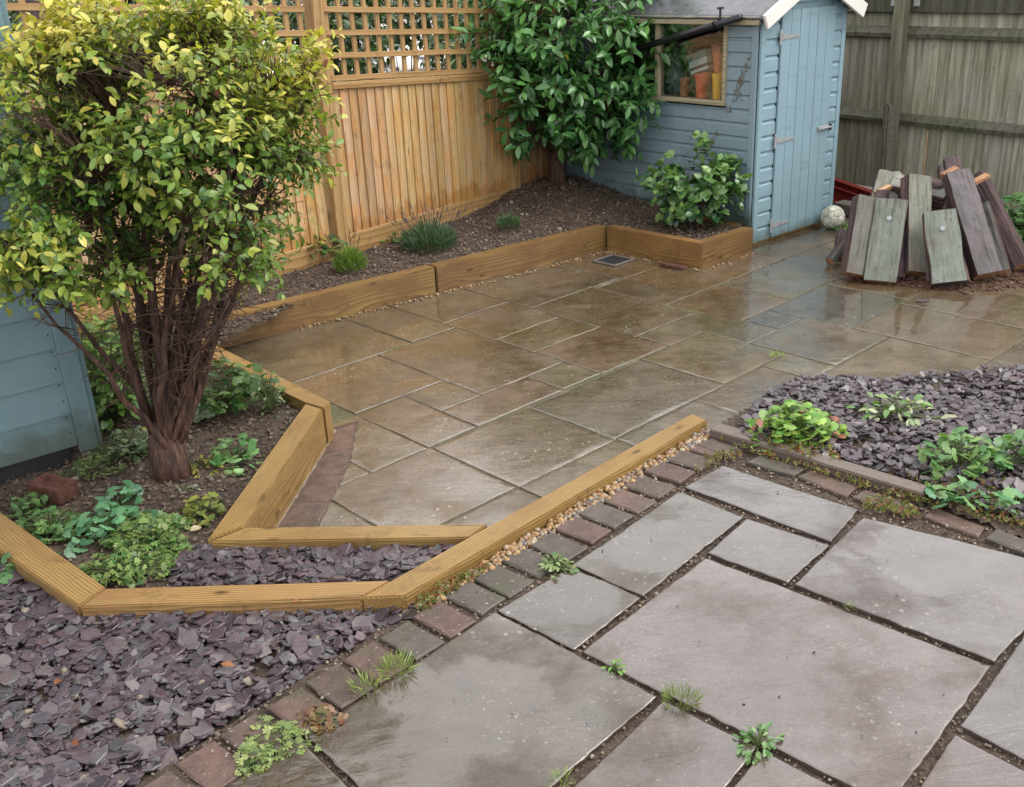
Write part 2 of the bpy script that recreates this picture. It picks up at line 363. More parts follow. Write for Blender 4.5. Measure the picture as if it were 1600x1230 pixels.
M['blue'] = m_paint('blue_shed_paint', (.225, .335, .39), (.1, .15, .14), (.0, .16)); M['blueshade'] = m_paint('shaded_blue_shed_paint_with_algae', (.18, .255, .3), (.035, .055, .028), (.1, .42))  # side wall copy: its shade is put into the darker base, algae tints the foot
M['teal'] = m_paint('teal_shed_paint', (.14, .225, .255), (.06, .075, .06), (.15, .5), weath=.5)
M['oldfence'] = m_oldfence()
M['face'] = m_log('weathered_plank_face', 'face'); M['plankbark'] = m_log('plank_bark', 'bark'); M['fresh'] = m_log('broken_orange_wood', 'fresh')
M['white'] = m_simple('white_barge_paint', (.74, .72, .68), .45, .12, 8., .15)
M['felt'] = m_simple('wet_roofing_felt', (.09, .095, .11), .16, .5, 20., .5, .006, .6)
M['black'] = m_simple('black_plastic', (.012, .012, .016), .25, .2, 10., .05)
M['dark'] = m_simple('dark_interior_wood', (.03, .03, .032), .7, .3)
M['galv'] = m_simple('galvanised_metal', (.36, .37, .38), .45, .4, 60., .2, .001, .6)
M['iron'] = m_simple('dark_iron_grate', (.03, .032, .04), .4, .4, 40.)
M['conc'] = m_simple('pebbly_concrete', (.165, .14, .118), .7, .6, 55., .9, .01)
M['screed'] = m_simple('pinkish_mortar_screed', (.135, .09, .066), .35, .65, 16., 1., .02)
M['plastic'] = m_simple('plastic', (1, 1, 1), .4, .15, 20., .05, .001, .5, True)
M['redmetal'] = m_simple('red_painted_metal', (.26, .028, .022), .35, .4, 14., .15)
M['clay'] = m_simple('red_clay_brick', (.13, .052, .036), .6, .6, 30., .8, .01)
M['palemortar'] = m_simple('pale_wet_mortar', (.27, .22, .17), .4, .4, 22., .8, .01)
M['tinted'] = m_simple('tinted', (1, 1, 1), .6, .35, 25., .4, .006, .4, True)
M['render'] = m_simple('pale_render', (.62, .55, .5), .8, .15, 3., .2)
M['palestone'] = m_simple('pale_flint', (.3, .25, .19), .5, .55, 30., .5, .006)
M['mulch'] = m_simple('mulch_flake', (.165, .118, .088), .7, .6, 30.)
def _ball():
    m = MT('scuffed_white_leather'); a = m.noise(m.obj(), 9., 5., .7)
    return m.fin(m.mix(m.ramp(a, [(.4, .7), (.6, 0.)]), (.66, .65, .58), (.22, .23, .14)), .45, m.bump(a, .2, .002))
M['ball'] = _ball()
def _glass(name, tintc, rough, ior):
    m = MT(name); fr = m.n('Fresnel', IOR=ior); t = m.n('BsdfTransparent', Color=tintc); g = m.n('BsdfGlossy', Color=(1, 1, 1), Roughness=rough)
    return m, fr, t, g
def m_glass():
    m, fr, t, g = _glass('window_glass', (.95, .97, .97), .03, 1.45)
    mx = m.n('MixShader', i0=fr.outputs[0]); m.set(mx.inputs[1], t); m.set(mx.inputs[2], g); m.set(m.o.inputs[0], mx); return m.m
def m_water():
    m, fr, t, g = _glass('rain_water', (.98, .97, .96), .02, 1.33)
    b = m.bump(m.noise(m.scale(m.world(), (1, 1, 1)), 30., 3., .5), .12, .004); m.set(fr.inputs['Normal'], b); m.set(g.inputs['Normal'], b)
    mx = m.n('MixShader', i0=fr.outputs[0]); m.set(mx.inputs[1], t); m.set(mx.inputs[2], g); m.set(m.o.inputs[0], mx); return m.m
M['glass'] = m_glass(); M['water'] = m_water()

# ------------------------------------------------------------------ instancing helpers
def rot_to(xdir, up, roll=0.):
    x = Vector(xdir).normalized(); u = Vector(up)
    y = u.cross(x)
    if y.length < 1e-4: y = Vector((0, 1, 0)).cross(x)
    if y.length < 1e-4: y = Vector((1, 0, 0)).cross(x)
    y.normalize(); z = x.cross(y)
    m = Matrix((x, y, z)).transposed()
    return m @ Matrix.Rotation(roll, 3, 'X') if roll else m
def merge(name, templates, items, col=True):
    """items: (template index, 3x3 array incl. scale, pos, colour) -> one mesh"""
    VV, FS, FL, CC = [], [], [], []; off = 0
    tv = [np.array(t[0], float) for t in templates]; tf = [t[1] for t in templates]
    tl = [np.array([i for f in fs for i in f]) for fs in tf]; tn = [np.array([len(f) for f in fs]) for fs in tf]
    for k, Rm, p, c in items:
        v = tv[k] @ np.asarray(Rm).T + np.asarray(p); VV.append(v); FL.append(tl[k] + off); FS.append(tn[k]); off += len(v)
        if col: CC.append(np.tile([*c, 1.], (len(v), 1)))
    V = np.concatenate(VV); L = np.concatenate(FL); S = np.concatenate(FS)
    me = bpy.data.meshes.new(name); me.vertices.add(len(V)); me.vertices.foreach_set('co', V.ravel())
    me.loops.add(len(L)); me.loops.foreach_set('vertex_index', L.astype(np.int32))
    me.polygons.add(len(S)); st = np.concatenate([[0], np.cumsum(S)[:-1]])
    me.polygons.foreach_set('loop_start', st.astype(np.int32)); me.polygons.foreach_set('loop_total', S.astype(np.int32))
    if col:
        at = me.color_attributes.new('col', 'FLOAT_COLOR', 'POINT'); at.data.foreach_set('color', np.concatenate(CC).ravel())
    me.update(calc_edges=True); me.validate()
    if not col: me.shade_flat()
    return me
def scatter(parent, piece, rest, templates, items, mats, n_ind, col=True, smooth=False):
    """the n_ind pieces nearest the camera become objects of their own, the others one joined part"""
    items = sorted(items, key=lambda q: float(np.linalg.norm(np.asarray(q[2]) - EYE)))
    ind, oth = items[:n_ind], items[n_ind:]
    cache = {}
    for k, Rm, p, c in ind:
        key = (k, tuple(np.round(c, 2)) if col else 0)
        if key not in cache:
            me = merge(piece, templates, [(k, np.eye(3), (0, 0, 0), c)], col)
            if smooth: me.polygons.foreach_set('use_smooth', [True] * len(me.polygons))
            me.materials.append(mats); cache[key] = me
        o = bpy.data.objects.new(piece, cache[key]); o.parent = parent
        o.matrix_local = Matrix.Translation(Vector(p)) @ Matrix([list(r) for r in np.asarray(Rm)]).to_4x4()
        COL.objects.link(o)
    if oth:
        me = merge(rest, templates, oth, col); me.materials.append(mats)
        if smooth: me.polygons.foreach_set('use_smooth', [True] * len(me.polygons))
        stuff(link(rest, me, None, parent))

# ------------------------------------------------------------------ ground and paving
Z_NEAR = .17
g = mesh('ground', [(-40, -10, -.04), (40, -10, -.04), (40, 60, -.04), (-40, 60, -.04)], [(0, 1, 2, 3)])
struct(link('ground', g, M['soil']))

def inset(pts, d):
    n = len(pts); a = sum(pts[i][0] * pts[(i + 1) % n][1] - pts[(i + 1) % n][0] * pts[i][1] for i in range(n))
    if a < 0: pts = pts[::-1]
    out = []
    for i in range(n):
        p0, p1, p2 = pts[i - 1], pts[i], pts[(i + 1) % n]
        e1 = (p1 - p0) / np.linalg.norm(p1 - p0); e2 = (p2 - p1) / np.linalg.norm(p2 - p1)
        n1 = np.array([-e1[1], e1[0]]); n2 = np.array([-e2[1], e2[0]]); b = n1 + n2; b /= max(.35, (b @ b) / 2)
        out.append(p1 + b * d)
    return out
def slab(parent, px, z, mat, col, gap, thick=.04, name='slab', jit=.002, bev=.006, seg=.05, relief=0., cell=.03):
    pts = inset([P(x, y, z)[:2] for x, y in px], gap); ring = []
    n = len(pts)
    if relief and n == 4:
        c = sum(pts) / 4; la, lb_ = np.linalg.norm(pts[1] - pts[0]), np.linalg.norm(pts[3] - pts[0]); nu, nv = max(3, int(la / cell)), max(3, int(lb_ / cell)); V, Fc = [], []; sd_ = random.uniform(0, 50); an = random.uniform(0, 3)
        tx, ty = random.uniform(-.003, .003), random.uniform(-.003, .003); tz = random.uniform(-.0015, .0015); ca, sa = math.cos(an), math.sin(an)
        us = [0., .007 / la] + [i / nu for i in range(1, nu)] + [1 - .007 / la, 1.]; vs_ = [0., .007 / lb_] + [j / nv for j in range(1, nv)] + [1 - .007 / lb_, 1.]; nu, nv = len(us) - 1, len(vs_) - 1
        for j in range(nv + 1):
            for i in range(nu + 1):
                a, b = us[i], vs_[j]; e = 0.
                q = (pts[0] * (1 - a) + pts[1] * a) * (1 - b) + (pts[3] * (1 - a) + pts[2] * a) * b; ed = min(a * la, (1 - a) * la, b * lb_, (1 - b) * lb_)
                if ed < 1e-6: q = q + (c - q) / np.linalg.norm(c - q) * (.5 * jit + 1.4 * jit * mnoise.noise(Vector((q[0] * 26, q[1] * 26, sd_))))
                x, y = q[0] * ca + q[1] * sa, -q[0] * sa + q[1] * ca
                t = mnoise.fractal(Vector((x * 2.2 + sd_, y * 5.5, sd_)), .9, 2.1, 4) * 2.6; fl = math.floor(t); fr = t - fl; ter = fl + min(1., max(0., (fr - .72) / .28)) + .25 * fr
                h_ = relief * (.55 * ter + .5 * mnoise.noise(Vector((q[0] * 19, q[1] * 19, sd_)))); h_ = max(-1.6 * relief, min(1.2 * relief, h_)); k = min(1., ed / .0069)
                V.append((*(q - c), tz + tx * (q - c)[0] + ty * (q - c)[1] + h_ * (.85 + .15 * k) - bev * (1 - k) ** 2))
        W_ = nu + 1
        for j in range(nv):
            for i in range(nu): Fc.append((j * W_ + i, j * W_ + i + 1, (j + 1) * W_ + i + 1, (j + 1) * W_ + i))
        rim = [i for i in range(nu + 1)] + [j * W_ + nu for j in range(1, nv + 1)] + [nv * W_ + i for i in range(nu - 1, -1, -1)] + [j * W_ for j in range(nv - 1, 0, -1)]; b0_ = len(V)
        for r_ in rim: V.append((V[r_][0], V[r_][1], -thick))
        m = len(rim); Fc += [(rim[i], b0_ + i, b0_ + (i + 1) % m, rim[(i + 1) % m]) for i in range(m)]
        v = random.uniform(.9, 1.1); me = mesh(name, V, Fc)
        me.polygons.foreach_set('use_smooth', [i < nu * nv for i in range(len(Fc))])
        return link(name, me, mat, parent, (c[0], c[1], z), None, tuple(x * v for x in col))
    for i in range(n):
        a, b = pts[i], pts[(i + 1) % n]; L = np.linalg.norm(b - a); k = max(1, int(L / seg)); nn = np.array([-(b - a)[1], (b - a)[0]]) / L
        for j in range(k):
            q = a + (b - a) * j / k
            ring.append(q + nn * random.uniform(-jit, jit) * (0 if j == 0 else 1))
    c = sum(ring) / len(ring); m = len(ring); V = []; tz = random.uniform(-.002, .002)
    tx, ty = random.uniform(-.003, .003), random.uniform(-.003, .003)
    def zz(q): return tz + tx * (q - c)[0] + ty * (q - c)[1]
    for q in ring: V.append((*(q - c), -thick))
    for q in ring: V.append((*(q - c), zz(q) - bev * random.uniform(.6, 1.3)))
    for q in ring:
        dd = (c - q); dd = dd / np.linalg.norm(dd); r = q + dd * bev * random.uniform(.7, 1.8); V.append((*(r - c), zz(r)))
    Fc = [tuple(range(2 * m, 3 * m))]
    for k in range(2):
        for i in range(m): Fc.append((k * m + i, k * m + (i + 1) % m, (k + 1) * m + (i + 1) % m, (k + 1) * m + i))
    v = random.uniform(.88, 1.12)
    return link(name, mesh(name, V, Fc), mat, parent, (c[0], c[1], z), None, tuple(x * v for x in col))

fp = [P(x, y, 0)[:2] for x, y in [(300, 560), (455, 500), (943, 378), (1093, 405), (1175, 378), (1290, 340), (1420, 330), (1700, 420), (1800, 700), (1000, 900), (560, 950), (330, 860), (430, 640)]]
far = link('garden_patio', mesh('garden_patio', [(x, y, -.0035) for x, y in fp], [tuple(range(len(fp)))]), M['mortar']); struct(far)
BR, GR, OR, YE, DK, MG = (.142, .105, .064), (.137, .109, .066), (.148, .1, .061), (.15, .116, .066), (.122, .097, .064), (.11, .1, .082)
FAR = [(BR, 2.53, 3.10, -4.5, -3.91), (GR, 2.5, 3.35, -5.25, -4.5), (GR, 1.9, 2.5, -5.25, -4.5), (GR, 3.35, 3.69, -5.2, -4.5), (BR, 3.10, 3.69, -4.5, -3.62), (GR, 2.83, 3.10, -3.91, -3.62),
    (OR, 2.83, 3.41, -3.62, -3.35), (GR, 3.41, 3.70, -3.62, -3.355), (BR, 2.53, 2.83, -3.91, -3.35), (YE, 3.69, 4.23, -4.16, -3.845), (OR, 3.70, 4.24, -3.845, -3.345), (BR, 3.69, 4.23, -4.62, -4.16), (GR, 3.69, 4.23, -5.2, -4.62),
    (DK, 4.23, 5.06, -5.15, -4.42), (BR, 4.23, 4.79, -4.42, -3.58), (BR, 5.06, 5.62, -5.15, -4.38), (BR, 4.79, 5.5, -4.38, -3.805), (OR, 4.79, 5.35, -3.805, -3.28), (DK, 5.35, 5.89, -3.805, -3.28), (BR, 5.5, 6.1, -4.25, -3.805),
    (DK, 5.89, 6.5, -3.805, -3.27), (GR, 6.5, 7.2, -3.805, -3.27), (DK, 6.1, 7.2, -4.25, -3.805), (GR, 4.24, 4.54, -3.58, -3.335), (GR, 4.54, 4.85, -3.58, -3.03), (MG, 4.85, 5.1, -3.28, -3.03), (YE, 3.98, 4.54, -3.335, -2.79),
    (DK, 3.14, 3.98, -3.32, -2.78), (DK, 4.55, 5.11, -3.03, -2.5), (MG, 5.1, 5.77, -3.28, -2.73), (BR, 5.11, 5.68, -2.73, -1.95), (BR, 5.77, 6.5, -3.27, -2.73), (BR, 5.68, 6.5, -2.73, -1.9), (GR, 6.5, 7.2, -3.27, -1.9),
    (GR, 4.31, 4.55, -2.79, -2.495), (YE, 4.31, 5.11, -2.495, -1.95), (DK, 5.11, 5.68, -1.95, -1.4), (BR, 3.73, 4.31, -2.78, -2.2), (DK, 3.15, 3.73, -2.78, -2.2), (BR, 2.54, 3.14, -3.33, -2.77), (BR, 1.95, 2.54, -3.345, -2.78),
    (GR, 2.21, 2.53, -3.9, -3.345), (GR, 1.9, 2.21, -3.7, -3.345), (GR, 1.5, 1.95, -3.345, -2.82), (BR, 1.95, 2.54, -2.77, -2.2), (BR, 2.54, 3.15, -2.77, -2.2)]
PU = hd(47.6)[:2]; PVv = np.array([PU[1], -PU[0]])
def wpx(p, z):
    v = np.array([p[0], p[1], z]) - EYE; return 800 + F_PX * (v @ _r) / (v @ _f), 615 - F_PX * (v @ _u) / (v @ _f)
for c, u0, u1, v0, v1 in FAR:
    slab(far, [wpx(PU * u + PVv * v, 0.) for u, v in ((u0, v0), (u1, v0), (u1, v1), (u0, v1))], 0., M['slab_far'], c, .0025, jit=.0025, bev=.0009, relief=.0014, cell=.028)
# rough mortar screed strip at the foot of the left bed's timber
sc_px = [(519, 668), (560, 658), (547, 722), (515, 785), (495, 830), (420, 832)]
slab(far, sc_px, .003, M['screed'], (1, 1, 1), 0., .03, 'mortar_screed', .006, .002, .03)
LQ, RQ = [(526, 672), (507, 706), (482, 745), (458, 784), (432, 826)], [(557, 661), (550, 700), (538, 740), (516, 784), (494, 826)]
slab(far, [(519, 668), (527, 671), (433, 826), (421, 830)], .01, M['palemortar'], (1, 1, 1), 0., .03, 'mortar_fillet', .004, .006, .03)
for k in range(4): slab(far, [LQ[k], RQ[k], RQ[k + 1], LQ[k + 1]], .0065, M['brick'], [(.15, .085, .066), (.125, .078, .062), (.14, .085, .07), (.115, .075, .06)][k], .003, .04, 'brick', .003, .004, .03)

nb = [P(x, y, Z_NEAR)[:2] for x, y in [(1092, 684), (640, 945), (225, 1210), (-40, 1400), (500, 1700), (1900, 1700), (2100, 960), (1640, 825), (1440, 752), (1240, 695), (1130, 660)]]
me, loc, rz = prism('upper_patio', nb, -.03, Z_NEAR - .016, 0)
near = struct(link('upper_patio', me, M['soil'], None, loc, (0, 0, rz)))
near_e = struct(empty('upper_paving'))
n1, n2, n3, n4 = (.1, .073, .067), (.082, .065, .061), (.066, .047, .032), (.104, .07, .064)
NEAR = [
    (n3, [(773, 953), (1030, 1087), (700, 1370), (475, 1147)]), (n3, [(773, 953), (890, 882), (1005, 932), (897, 1017)]), ((.07, .053, .04), [(890, 882), (1060, 765), (1165, 806), (1005, 932)]),
    (n2, [(1067, 760), (1128, 724), (1345, 795), (1300, 847)]), (n2, [(1166, 808), (1299, 851), (1232, 912), (1102, 864)]), (n2, [(1238, 913), (1347, 806), (1690, 892), (1555, 1035)]),
    (n1, [(1102, 868), (1551, 1041), (1392, 1262), (905, 1017)]), (n2, [(1497, 1133), (1690, 862), (1960, 960), (1740, 1262)]), (n4, [(1490, 1143), (1735, 1268), (1600, 1460), (1408, 1265)]),
    (n1, [(1036, 1092), (1187, 1167), (1060, 1330), (880, 1240)]), (n1, [(1190, 1170), (1388, 1268), (1290, 1420), (1062, 1330)]), (n3, [(470, 1152), (697, 1375), (560, 1500), (340, 1232)]),
]
for c, px in NEAR: slab(near_e, px, Z_NEAR, M['slab_near'], c, .003, .045, jit=.004, bev=.0016, relief=.0024, cell=.014)
RED, DGR, BRN = (.112, .068, .057), (.085, .07, .06), (.1, .069, .057)
q0, q1 = P(1035, 717, Z_NEAR), P(273, 1192, Z_NEAR)
d = (q0 - q1)[:2]; L = np.linalg.norm(d); d /= L; pe = np.array([d[1], -d[0]])
def wpx(p, z):
    v = np.array([p[0], p[1], z]) - EYE; return 800 + F_PX * (v @ _r) / (v @ _f), 615 - F_PX * (v @ _u) / (v @ _f)
for i in range(-3, 18):
    s = L * i / 16 + random.uniform(-.006, .006); o = q1[:2] + d * s + pe * random.uniform(-.008, .008); w_ = .121; e = .172
    a = random.uniform(-.03, .03); dd = d * math.cos(a) + pe * math.sin(a); pp = np.array([dd[1], -dd[0]])
    slab(near_e, [wpx(q, Z_NEAR) for q in (o, o + dd * w_, o + dd * w_ + pp * e, o + pp * e)], Z_NEAR + random.uniform(-.004, .002), M['brick'], [RED, DGR, BRN, DGR, RED][(i * 7 + (i // 3)) % 5], .004, .06, 'brick', .0015, .005, .03)
for k, px in enumerate([[(1085, 693), (1112, 683), (1163, 702), (1140, 716)], [(1163, 722), (1185, 711), (1260, 732), (1240, 743)], [(1243, 743), (1267, 733), (1342, 760), (1323, 776)], [(1330, 777), (1350, 764), (1437, 792), (1420, 807)], [(1440, 805), (1463, 792), (1540, 823), (1530, 839)], [(1537, 840), (1556, 824), (1640, 858), (1625, 875)]]):
    slab(near_e, px, Z_NEAR, M['brick'], [BRN, DGR, RED, BRN, RED, DGR][k], .003, .06, 'brick', .0015, .005, .03)


# ------------------------------------------------------------------ soil
def sheet(name, poly, zf, step, mat):
    poly = [np.asarray(p)[:2] for p in poly]; xs = [p[0] for p in poly]; ys = [p[1] for p in poly]
    nx = int((max(xs) - min(xs)) / step) + 1; ny = int((max(ys) - min(ys)) / step) + 1; V, Fc, idx = [], [], {}
    def vid(i, j):
        if (i, j) not in idx:
            x, y = min(xs) + i * step, min(ys) + j * step; idx[i, j] = len(V); V.append((x, y, zf(x, y)))
        return idx[i, j]
    for i in range(nx):
        for j in range(ny):
            if inside((min(xs) + (i + .5) * step, min(ys) + (j + .5) * step), poly): Fc.append((vid(i, j), vid(i + 1, j), vid(i + 1, j + 1), vid(i, j + 1)))
    return link(name, mesh(name, V, Fc, True), mat)
def nz(x, y, s, k=0.): return mnoise.noise(Vector((x * s + k, y * s, k)))
left_poly = [P(x, y, .15) for x, y in [(-250, 760), (0, 832), (143, 932), (590, 920), (745, 829), (352, 834), (491, 633), (415, 580), (330, 540), (120, 470), (-300, 480)]]
def z_left(x, y): return .135 + .014 * nz(x, y, 7) + .012 * nz(x, y, 23, 3) + .03 * math.exp(-((x + 1.39) ** 2 + (y - 3.75) ** 2) / .05)
soilL = struct(sheet('soil', left_poly, z_left, .025, M['soil']))
FA, FD = P(540, 388, .2), hd(41.24); FD = FD / np.linalg.norm(FD)
SHA = 51.; SA = P(1172, 385); SFD = hd(SHA); SSD = np.array([-SFD[1], SFD[0], 0.])
c_m = P(862, 292, .26)
def z_back(x, y):
    return .15 + .16 * math.exp(-((x - c_m[0]) ** 2 + (y - c_m[1]) ** 2) / .45) + .012 * nz(x, y, 6) + .012 * nz(x, y, 21, 5)
back_poly = [P(300, 556, .16), P(460, 473, .16), P(679, 418, .16), P(940, 352, .16), P(1100, 376, .16), P(1168, 360, .16), SA + SSD * .1 + SFD * .03, SA + SSD * 2.3 + SFD * .03, FA + FD * 3.2, FA + FD * 3 + np.array([-.08, .08, 0]), FA - FD * 3 + np.array([-.08, .08, 0])]
soilB = struct(sheet('soil', back_poly, z_back, .03, M['soil']))
front_poly = [P(x, y, .14) for x, y in [(-330, 900), (0, 845), (128, 938), (620, 925), (1095, 655), (1112, 682), (660, 960), (235, 1220), (-60, 1420), (-500, 1300)]]
def z_front(x, y): return .135 + .012 * nz(x, y, 5) + .01 * nz(x, y, 25, 8)
soilF = struct(sheet('slate_bed', front_poly, z_front, .03, M['soil']))
right_poly = [P(x, y, z_) for x, y, z_ in [(1118, 668, .15), (1190, 664, .05), (1250, 640, .02), (1310, 618, .01), (1440, 598, .01), (1530, 590, .01), (1640, 580, .01), (1900, 640, .05), (1900, 1000, .15), (1640, 868, .15), (1440, 785, .15)]]
rp_n = P(1280, 716, .19)[:2]; rp_d = (P(1440, 762, .19) - P(1120, 662, .19))[:2]; rp_d /= np.linalg.norm(rp_d)
def z_right(x, y):
    t = abs(rp_d[0] * (y - rp_n[1]) - rp_d[1] * (x - rp_n[0])); t = min(1., max(0., t / 1.25))
    return .165 - .165 * t ** 2.2 + .008 * nz(x, y, 6)
soilR = struct(sheet('slate_bed', right_poly, z_right, .03, M['soil']))

# ------------------------------------------------------------------ slate chippings, pebbles, mulch
def chip_template(n, th):
    rr = [random.uniform(.5, 1.05) for _ in range(n)]; el = random.uniform(.5, .95); V = []
    for z, k in ((-th, .96), (th * .5, 1.), (th, .95)):
        for i in range(n):
            t = 2 * math.pi * i / n + .2 * math.sin(i * 3.1); V.append((rr[i] * k * math.cos(t), rr[i] * el * k * math.sin(t), z + .25 * th * math.sin(2 * t + n)))
    Fc = [tuple(range(n))[::-1], tuple(range(2 * n, 3 * n))]
    for k in range(2):
        for i in range(n): Fc.append((k * n + i, k * n + (i + 1) % n, (k + 1) * n + (i + 1) % n, (k + 1) * n + i))
    return V, Fc
CHIP = [chip_template(random.choice([5, 5, 6, 7, 8]), random.uniform(.05, .15)) for _ in range(24)]
STONE = []
for _ in range(6):
    bm = bmesh.new(); bmesh.ops.create_icosphere(bm, subdivisions=1, radius=1); s = [random.uniform(.7, 1.15) for _ in range(3)]
    V = [tuple(v.co[i] * s[i] * (1 + random.uniform(-.14, .14)) for i in range(3)) for v in bm.verts]; Fc = [tuple(v.index for v in f.verts) for f in bm.faces]; bm.free(); STONE.append((V, Fc))
def chips(poly, n, zf, size, tilt=.45, nt=12, lift=.02, tmpl=CHIP, dens=None):
    poly = [np.asarray(p)[:2] for p in poly]; x0, x1 = min(p[0] for p in poly), max(p[0] for p in poly); y0, y1 = min(p[1] for p in poly), max(p[1] for p in poly); it = []; tr = 0
    while len(it) < n and tr < n * 30:
        tr += 1
        x, y = random.uniform(x0, x1), random.uniform(y0, y1)
        if not inside((x, y), poly) or (dens and random.random() > dens(x, y)): continue
        s = random.uniform(*size) * (1 if random.random() < .85 else 1.35)
        Rm = Matrix.Rotation(random.gauss(0, tilt * .5), 3, 'X') @ Matrix.Rotation(random.gauss(0, tilt * .5), 3, 'Y') @ Matrix.Rotation(random.uniform(0, 6.3), 3, 'Z')
        it.append((random.randrange(len(tmpl)), np.array(Rm) * s, (x, y, zf(x, y) + random.uniform(.25, 1.) * lift), (1, 1, 1)))
    return it
fb = [P(x, y, .15) for x, y in [(-60, 880), (0, 868), (125, 952), (560, 940), (640, 938), (652, 955), (560, 1005), (420, 1090), (230, 1205), (60, 1310), (-150, 1320)]]
def fdens(x, y): return .35 + .65 * min(1, max(0, (nz(x, y, 3.3, 2) + .55) * 1.5))
scatter(soilF, 'slate_chip', 'slate_chippings', CHIP, [(k_, R_ * random.choice([.25, .35, .5, .7, .85, 1., 1.15]), p_, c_) for k_, R_, p_, c_ in chips(fb, 6200, z_front, (.014, .04), .42, lift=.03, dens=fdens)], M['slate'], 300, False)
ib = [P(x, y, .15) for x, y in [(262, 912), (292, 858), (325, 848), (735, 843), (612, 906)]]
scatter(soilL, 'slate_chip', 'slate_chippings', CHIP, chips(ib, 1100, lambda x, y: .125 + .008 * nz(x, y, 9), (.015, .037), .45, lift=.035), M['slate'], 280, False)
rb = [P(x, y, z_) for x, y, z_ in [(1150, 690, .17), (1180, 664, .06), (1235, 632, .02), (1300, 607, .01), (1440, 588, .01), (1530, 580, .01), (1650, 570, .01), (1800, 640, .1), (1800, 880, .17), (1640, 835, .17), (1450, 762, .17)]]
scatter(soilR, 'slate_chip', 'slate_chippings', CHIP, [(k_, R_ * random.choice([.45, .7, .85, 1., 1.05]), p_, c_) for k_, R_, p_, c_ in chips(rb, 5200, z_right, (.017, .036), .5, lift=.04)], M['slate'], 300, False)
pb = [P(x, y, .16) for x, y in [(780, 862), (1090, 668), (1106, 684), (1040, 712), (800, 868)]]
pg = [P(x, y, .16) for x, y in [(655, 944), (1100, 664), (1112, 682), (670, 952)]]
scatter(near_e, 'pebble', 'pebble_gravel', STONE, chips(pg, 800, lambda x, y: .15, (.006, .014), .8, lift=.016, tmpl=STONE), M['pebble'], 280, False, True)
scatter(soilF, 'stone', 'stones', STONE, [(k_, R_ @ np.diag([1, .8, .5]), p_, c_) for k_, R_, p_, c_ in chips(fb, 24, lambda x, y: .152, (.01, .022), .8, lift=.008, tmpl=STONE)], M['palestone'], 24, False, True)
# crumbs of pale gravel along the foot of the back timber
for pxl in ([(470, 512), (683, 460), (867, 415), (943, 393)], [(943, 393), (1093, 423)], [(1107, 421), (1175, 397)]):
    it = []
    for a, b in zip(pxl[:-1], pxl[1:]):
        A_, B_ = P(*a, 0), P(*b, 0)
        for _ in range(int(np.linalg.norm(B_ - A_) * 75)):
            t = random.random(); q = A_ + (B_ - A_) * t + np.array([random.gauss(.0, .02), -abs(random.gauss(0, .022)), 0]); s = random.uniform(.004, .011)
            it.append((random.randrange(6), np.eye(3) * s, (q[0], q[1], .004), (1, 1, 1)))
    scatter(far, 'pebble', 'pebble_gravel', STONE, it, M['pebble'], 0, False, True)
nbp = [P(x, y, .16) for x, y in [(1100, 690), (640, 950), (250, 1200), (100, 1320), (900, 1330), (1750, 1330), (1750, 900), (1450, 790)]]
scatter(near_e, 'grit', 'joint_grit', CHIP, chips(nbp, 9000, lambda x, y: .153, (.003, .009), 1., lift=.009), M['mulch'], 0, False)
scatter(near_e, 'grit', 'joint_grit', STONE, chips(nbp, 3500, lambda x, y: .153, (.002, .006), 1., lift=.009, tmpl=STONE), M['palestone'], 0, False)
fpp = [PU * u + PVv * v for u, v in ((1.9, -5.), (6.2, -5.), (6.2, -2.), (4.4, -2.1), (1.9, -2.7))]
scatter(far, 'grit', 'joint_grit', STONE, chips(fpp, 5000, lambda x, y: -.0075, (.0025, .005), 1., lift=.003, tmpl=STONE), M['palestone'], 0, False)
fl_ = [(k_, R_ @ np.diag([1, .6, .5]), p_, c_) for k_, R_, p_, c_ in chips(nbp, 70, lambda x, y: Z_NEAR, (.002, .007), .3, lift=.005)]
me = merge('dark_flecks', CHIP, fl_, False); me.materials.append(M['dark']); tag(stuff(link('dark_flecks', me, None)), 'scattered dark flecks of leaf and soil on the grey slabs', 'debris')
def mulch(parent, poly, n, zf, size=(.004, .014)):
    scatter(parent, 'mulch', 'mulch', CHIP, chips(poly, n, zf, size, 1.0, lift=.012), M['mulch'], 0, False)
mulch(soilB, back_poly, 14000, z_back); mulch(soilL, left_poly, 11000, z_left)
scatter(soilB, 'stone', 'stones', STONE, chips(back_poly, 190, z_back, (.005, .016), .8, lift=.006, tmpl=STONE), M['palestone'], 120, False, True)
scatter(soilL, 'stone', 'stones', STONE, chips(left_poly, 120, z_left, (.005, .016), .8, lift=.006, tmpl=STONE), M['palestone'], 90, False, True)

# ------------------------------------------------------------------ timber edging
def sleeper(px, zt, zb, label, mat='sleeper', name='timber_sleeper', grp='timber sleepers edging the beds'):
    me, loc, rz = prism(name, [P(x, y, zt) for x, y in px], zb, zt, .005)
    k_ = random.uniform(.82, 1.08); o = link(name, me, M[mat], None, loc, (0, 0, rz), (k_, k_ * random.uniform(.94, 1.), k_ * random.uniform(.85, 1.))); tag(o, label, 'sleeper', grp); return o
sleeper([(-60, 818), (122, 947), (165, 917), (-60, 756)], .2, .0, 'short new timber sleeper at the left edge of the photo, mitred beside the slate')
sleeper([(124, 948), (166, 919), (613, 906), (563, 934)], .2, .0, 'new timber sleeper along the front of the left bed, slate chippings before it')
sleeper([(565, 934), (633, 931), (1105, 656), (1081, 646), (615, 906)], .2, -.02, 'long new timber sleeper running diagonally beside the pebbles and brick edging')
sleeper([(383, 824), (762, 818), (733, 840), (328, 846)], .186, -.02, 'new timber sleeper between the inner slate strip and the patio')
